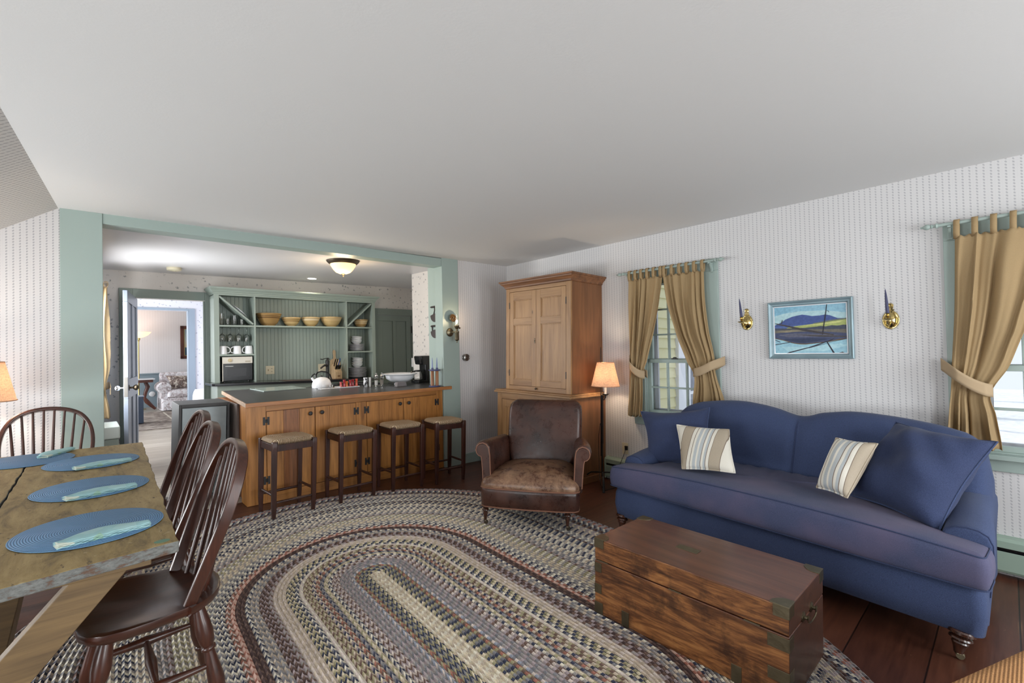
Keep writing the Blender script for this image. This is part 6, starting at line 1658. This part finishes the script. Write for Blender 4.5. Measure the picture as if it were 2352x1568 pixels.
def chz2():
    t = NT('chintz_dark'); a = t.noise(t.coord(), 13, 3, .6, .8); t.base(t.ramp(a, [(.38, rgb(224, 216, 206)), (.5, rgb(140, 120, 112)), (.6, rgb(90, 76, 74)), (.7, rgb(206, 196, 190))])); t.set(Roughness=.85); return t.m
pillow((-.22, -.02, .77), (.22, .06, .74), (.26, -.14, .47), (-.12, -.14, .46), .16, chz2(), ps)
bxx = thing('cabinet_box', 'dark blue wooden box cabinet in the far room doorway', 'cabinet', (.44, 10.6, Z2(.44, 10.6) + .0125), 0, house=True)
M_dkb = plain('dark_blue_paint', rgb(58, 72, 92), .5)
MB().box(0, .365, 0, .3, .0, .475).build('case', M_dkb, bxx, bev=.004); MB().box(-.01, .375, -.012, .31, .475, .49).build('top', plain('box_top', rgb(140, 156, 176), .3), bxx, bev=.003)
m = MB(); m.box(.05, .31, -.004, .0, .1, .42); m.build('front_panel', M_dkb, bxx, bev=.002)
fp = thing('framed_picture', 'dark wood framed picture on the far room wall', 'picture', (2.0, 13.695, 1.69), 0, house=True)
m = MB(); w2, h2 = .25, .40
for a in ((-w2, w2, -h2, -h2 + .075), (-w2, w2, h2 - .075, h2), (-w2, -w2 + .075, -h2, h2), (w2 - .075, w2, -h2, h2)): m.box(a[0], a[1], -.03, 0, a[2], a[3])
m.build('frame', M_ma, fp, bev=.006)
m = MB()
for a in ((-.18, .18, -.33, -.315), (-.18, .18, .315, .33), (-.18, -.165, -.33, .33), (.165, .18, -.33, .33)): m.box(a[0], a[1], -.022, -.008, a[2], a[3])
m.build('gilt_slip', M_brass, fp)
def pict():
    t = NT('dusk_print'); tc = t.n('ShaderNodeTexCoord'); sp = t.n('ShaderNodeSeparateXYZ'); t.l(tc.outputs['Object'], sp.inputs[0])
    t.base(t.ramp(t.math('ADD', t.math('MULTIPLY', sp.outputs[2], 1.5), .5), [(.0, rgb(60, 84, 96)), (.3, rgb(70, 96, 110)), (.33, rgb(214, 196, 160)), (.6, rgb(190, 196, 190)), (1, rgb(150, 170, 180))])); t.set(Roughness=.3); return t.m
MB().box(-.17, .17, -.010, -.004, -.32, .32).build('print', pict(), fp)
def oriental():
    t = NT('far_rug'); v = t.coord((1, 1, 1)); a = t.noise(v, 9, 4, .7); b = t.noise(t.coord((3, 30, 1)), 1, 2)
    t.base(t.ramp(t.math('ADD', t.math('MULTIPLY', a, .7), t.math('MULTIPLY', b, .3)), [(.38, rgb(96, 84, 80)), (.5, rgb(142, 130, 122)), (.6, rgb(176, 166, 156))])); t.set(Roughness=.95); return t.m
m = MB(); m.box(.2, 2.6, 9.78, 12.45, 0, .008); m.v = [(x, y, fh(x, y) + .0015 + z) for x, y, z in m.v]; m.box(.3, 2.5, 9.95, 9.98, 0, 0)
o = MB(); o.box(.2, 2.6, 9.78, 12.45, 0, .008); o.v = [(x, y, fh(x, y) + .0015 + z) for x, y, z in o.v]
rg = thing('area_rug', 'faded brown patterned rug in the far room', 'rug', (0, 0, 0), house=True)
o.build('pile', oriental(), rg, smooth=False)
o = MB()
for a, b, c, d in ((.32, 2.48, 9.9, 9.93), (.32, .35, 9.9, 12.3), (.55, .58, 10.1, 12.3), (1.25, 1.28, 10.1, 12.3), (.55, 2.3, 10.1, 10.13)): o.box(a, b, c, d, 0, .0012)
o.v = [(x, y, fh(x, y) + .0096 + z) for x, y, z in o.v]; o.build('border_lines', plain('rug_line', rgb(196, 188, 176), .95), rg)
wb = thing('waste_bin', 'black bin with a white liner beyond the kitchen doorway', 'bin', (1.44, 9.0, Z2(1.4, 9.0)), 0, house=True)
MB().lathe([(.10, 0), (.13, .60), (.125, .60), (.096, .01)], n=24).build('bin', M_blackplastic, wb)
m = MB(); m.lathe([(.132, .42), (.138, .5), (.134, .60), (.12, .66), (.10, .70), (.09, .68), (.118, .60)], n=24); m.build('liner', plain('white_bag', rgb(232, 234, 240), .4), wb)
wo = MB().lathe([(.06, 0), (.06, .006), (.05, .012), (.001, .014)], n=24, mat=Matrix.Rotation(PI / 2, 4, 'X')).build('wall_valve', M_white, None); tag(wo, 'small round white fitting on the blue wainscot', 'fitting'); wo.matrix_world = HM @ Matrix.Translation((1.2, 13.679, .485))
sw = thing('light_switch', 'white switch plate on the narrow kitchen wall', 'switch', (3.30, 5.4605, 1.20), R(180), house=True)
MB().box(-.06, .06, -.008, 0, -.06, .06).build('plate', M_white, sw, bev=.002)

# ------------------------------------------------------------------ daylight and camera
w = bpy.data.worlds.new('World'); sc.world = w; w.use_nodes = True
bg = w.node_tree.nodes['Background']; bg.inputs[0].default_value = (.82, .9, 1, 1); bg.inputs[1].default_value = 1.0
def area(name, loc, d, sx, sy, power, col=(1, .97, .94), house=True):
    L = bpy.data.lights.new(name, 'AREA'); L.shape = 'RECTANGLE'; L.size = sx; L.size_y = sy; L.energy = power; L.color = col
    o = bpy.data.objects.new(name, L); COL.objects.link(o)
    q = Vector(d).to_track_quat('-Z', 'Y').to_matrix().to_4x4()
    o.matrix_world = HM @ Matrix.Translation(loc) @ q
    return o
DAY = (.955, .985, 1)
sun = bpy.data.lights.new('sun', 'SUN'); sun.energy = 2.2; sun.angle = R(1); sun.color = (1, .95, .88)
so2 = bpy.data.objects.new('sun', sun); COL.objects.link(so2); so2.rotation_euler = Vector((.02, -1, -.5)).to_track_quat('-Z', 'Y').to_euler()
area('window_daylight', (-1.93, .85, .78), (1, 0, .25), 1.25, .82, 42, DAY)
area('window_daylight', (-1.93, 3.4, .78), (1, 0, .5), 1.25, .82, 56, DAY)
area('window_daylight', (.8, -2.38, 1.2), (0, 1, .0), 1.2, 1.6, 66, DAY)
area('window_daylight', (2.8, -2.38, 1.2), (0, 1, .0), 1.2, 1.6, 60, DAY)
area('window_daylight', (-.06, 5.88, 1.44), (1, 0, 0), .8, 1.05, 52, DAY)
area('window_daylight', (-.25, 8.4, 1.4), (1, 0, 0), 1.5, 1.5, 48, DAY)
area('window_daylight', (-1.75, 11.8, 1.45), (1, 0, 0), 2.6, 1.6, 85, DAY)
cam = bpy.data.cameras.new('Camera'); co = bpy.data.objects.new('Camera', cam); COL.objects.link(co)
cam.sensor_fit = 'HORIZONTAL'; cam.sensor_width = 36; cam.lens = 1061.91 * 36 / 2352; cam.clip_start = .02
cr = ((.732009, -.005774, .681271), (-.680922, .026879, .731862), (-.022537, -.999622, .015744))
mc = Matrix(((cr[0][0], -cr[0][1], -cr[0][2], 0), (cr[1][0], -cr[1][1], -cr[1][2], 0), (cr[2][0], -cr[2][1], -cr[2][2], 1.353), (0, 0, 0, 1)))
co.matrix_world = HM @ mc
sc.camera = co
vs = sc.view_settings
vs.view_transform = 'Standard'; vs.look = 'None'; vs.exposure = 0.2; vs.gamma = 1; vs.use_curve_mapping = False
sc.cycles.use_denoising = True
sc.cycles.max_bounces = 7; sc.cycles.diffuse_bounces = 4; sc.cycles.glossy_bounces = 3; sc.cycles.transmission_bounces = 6
sc.cycles.caustics_reflective = False; sc.cycles.caustics_refractive = False
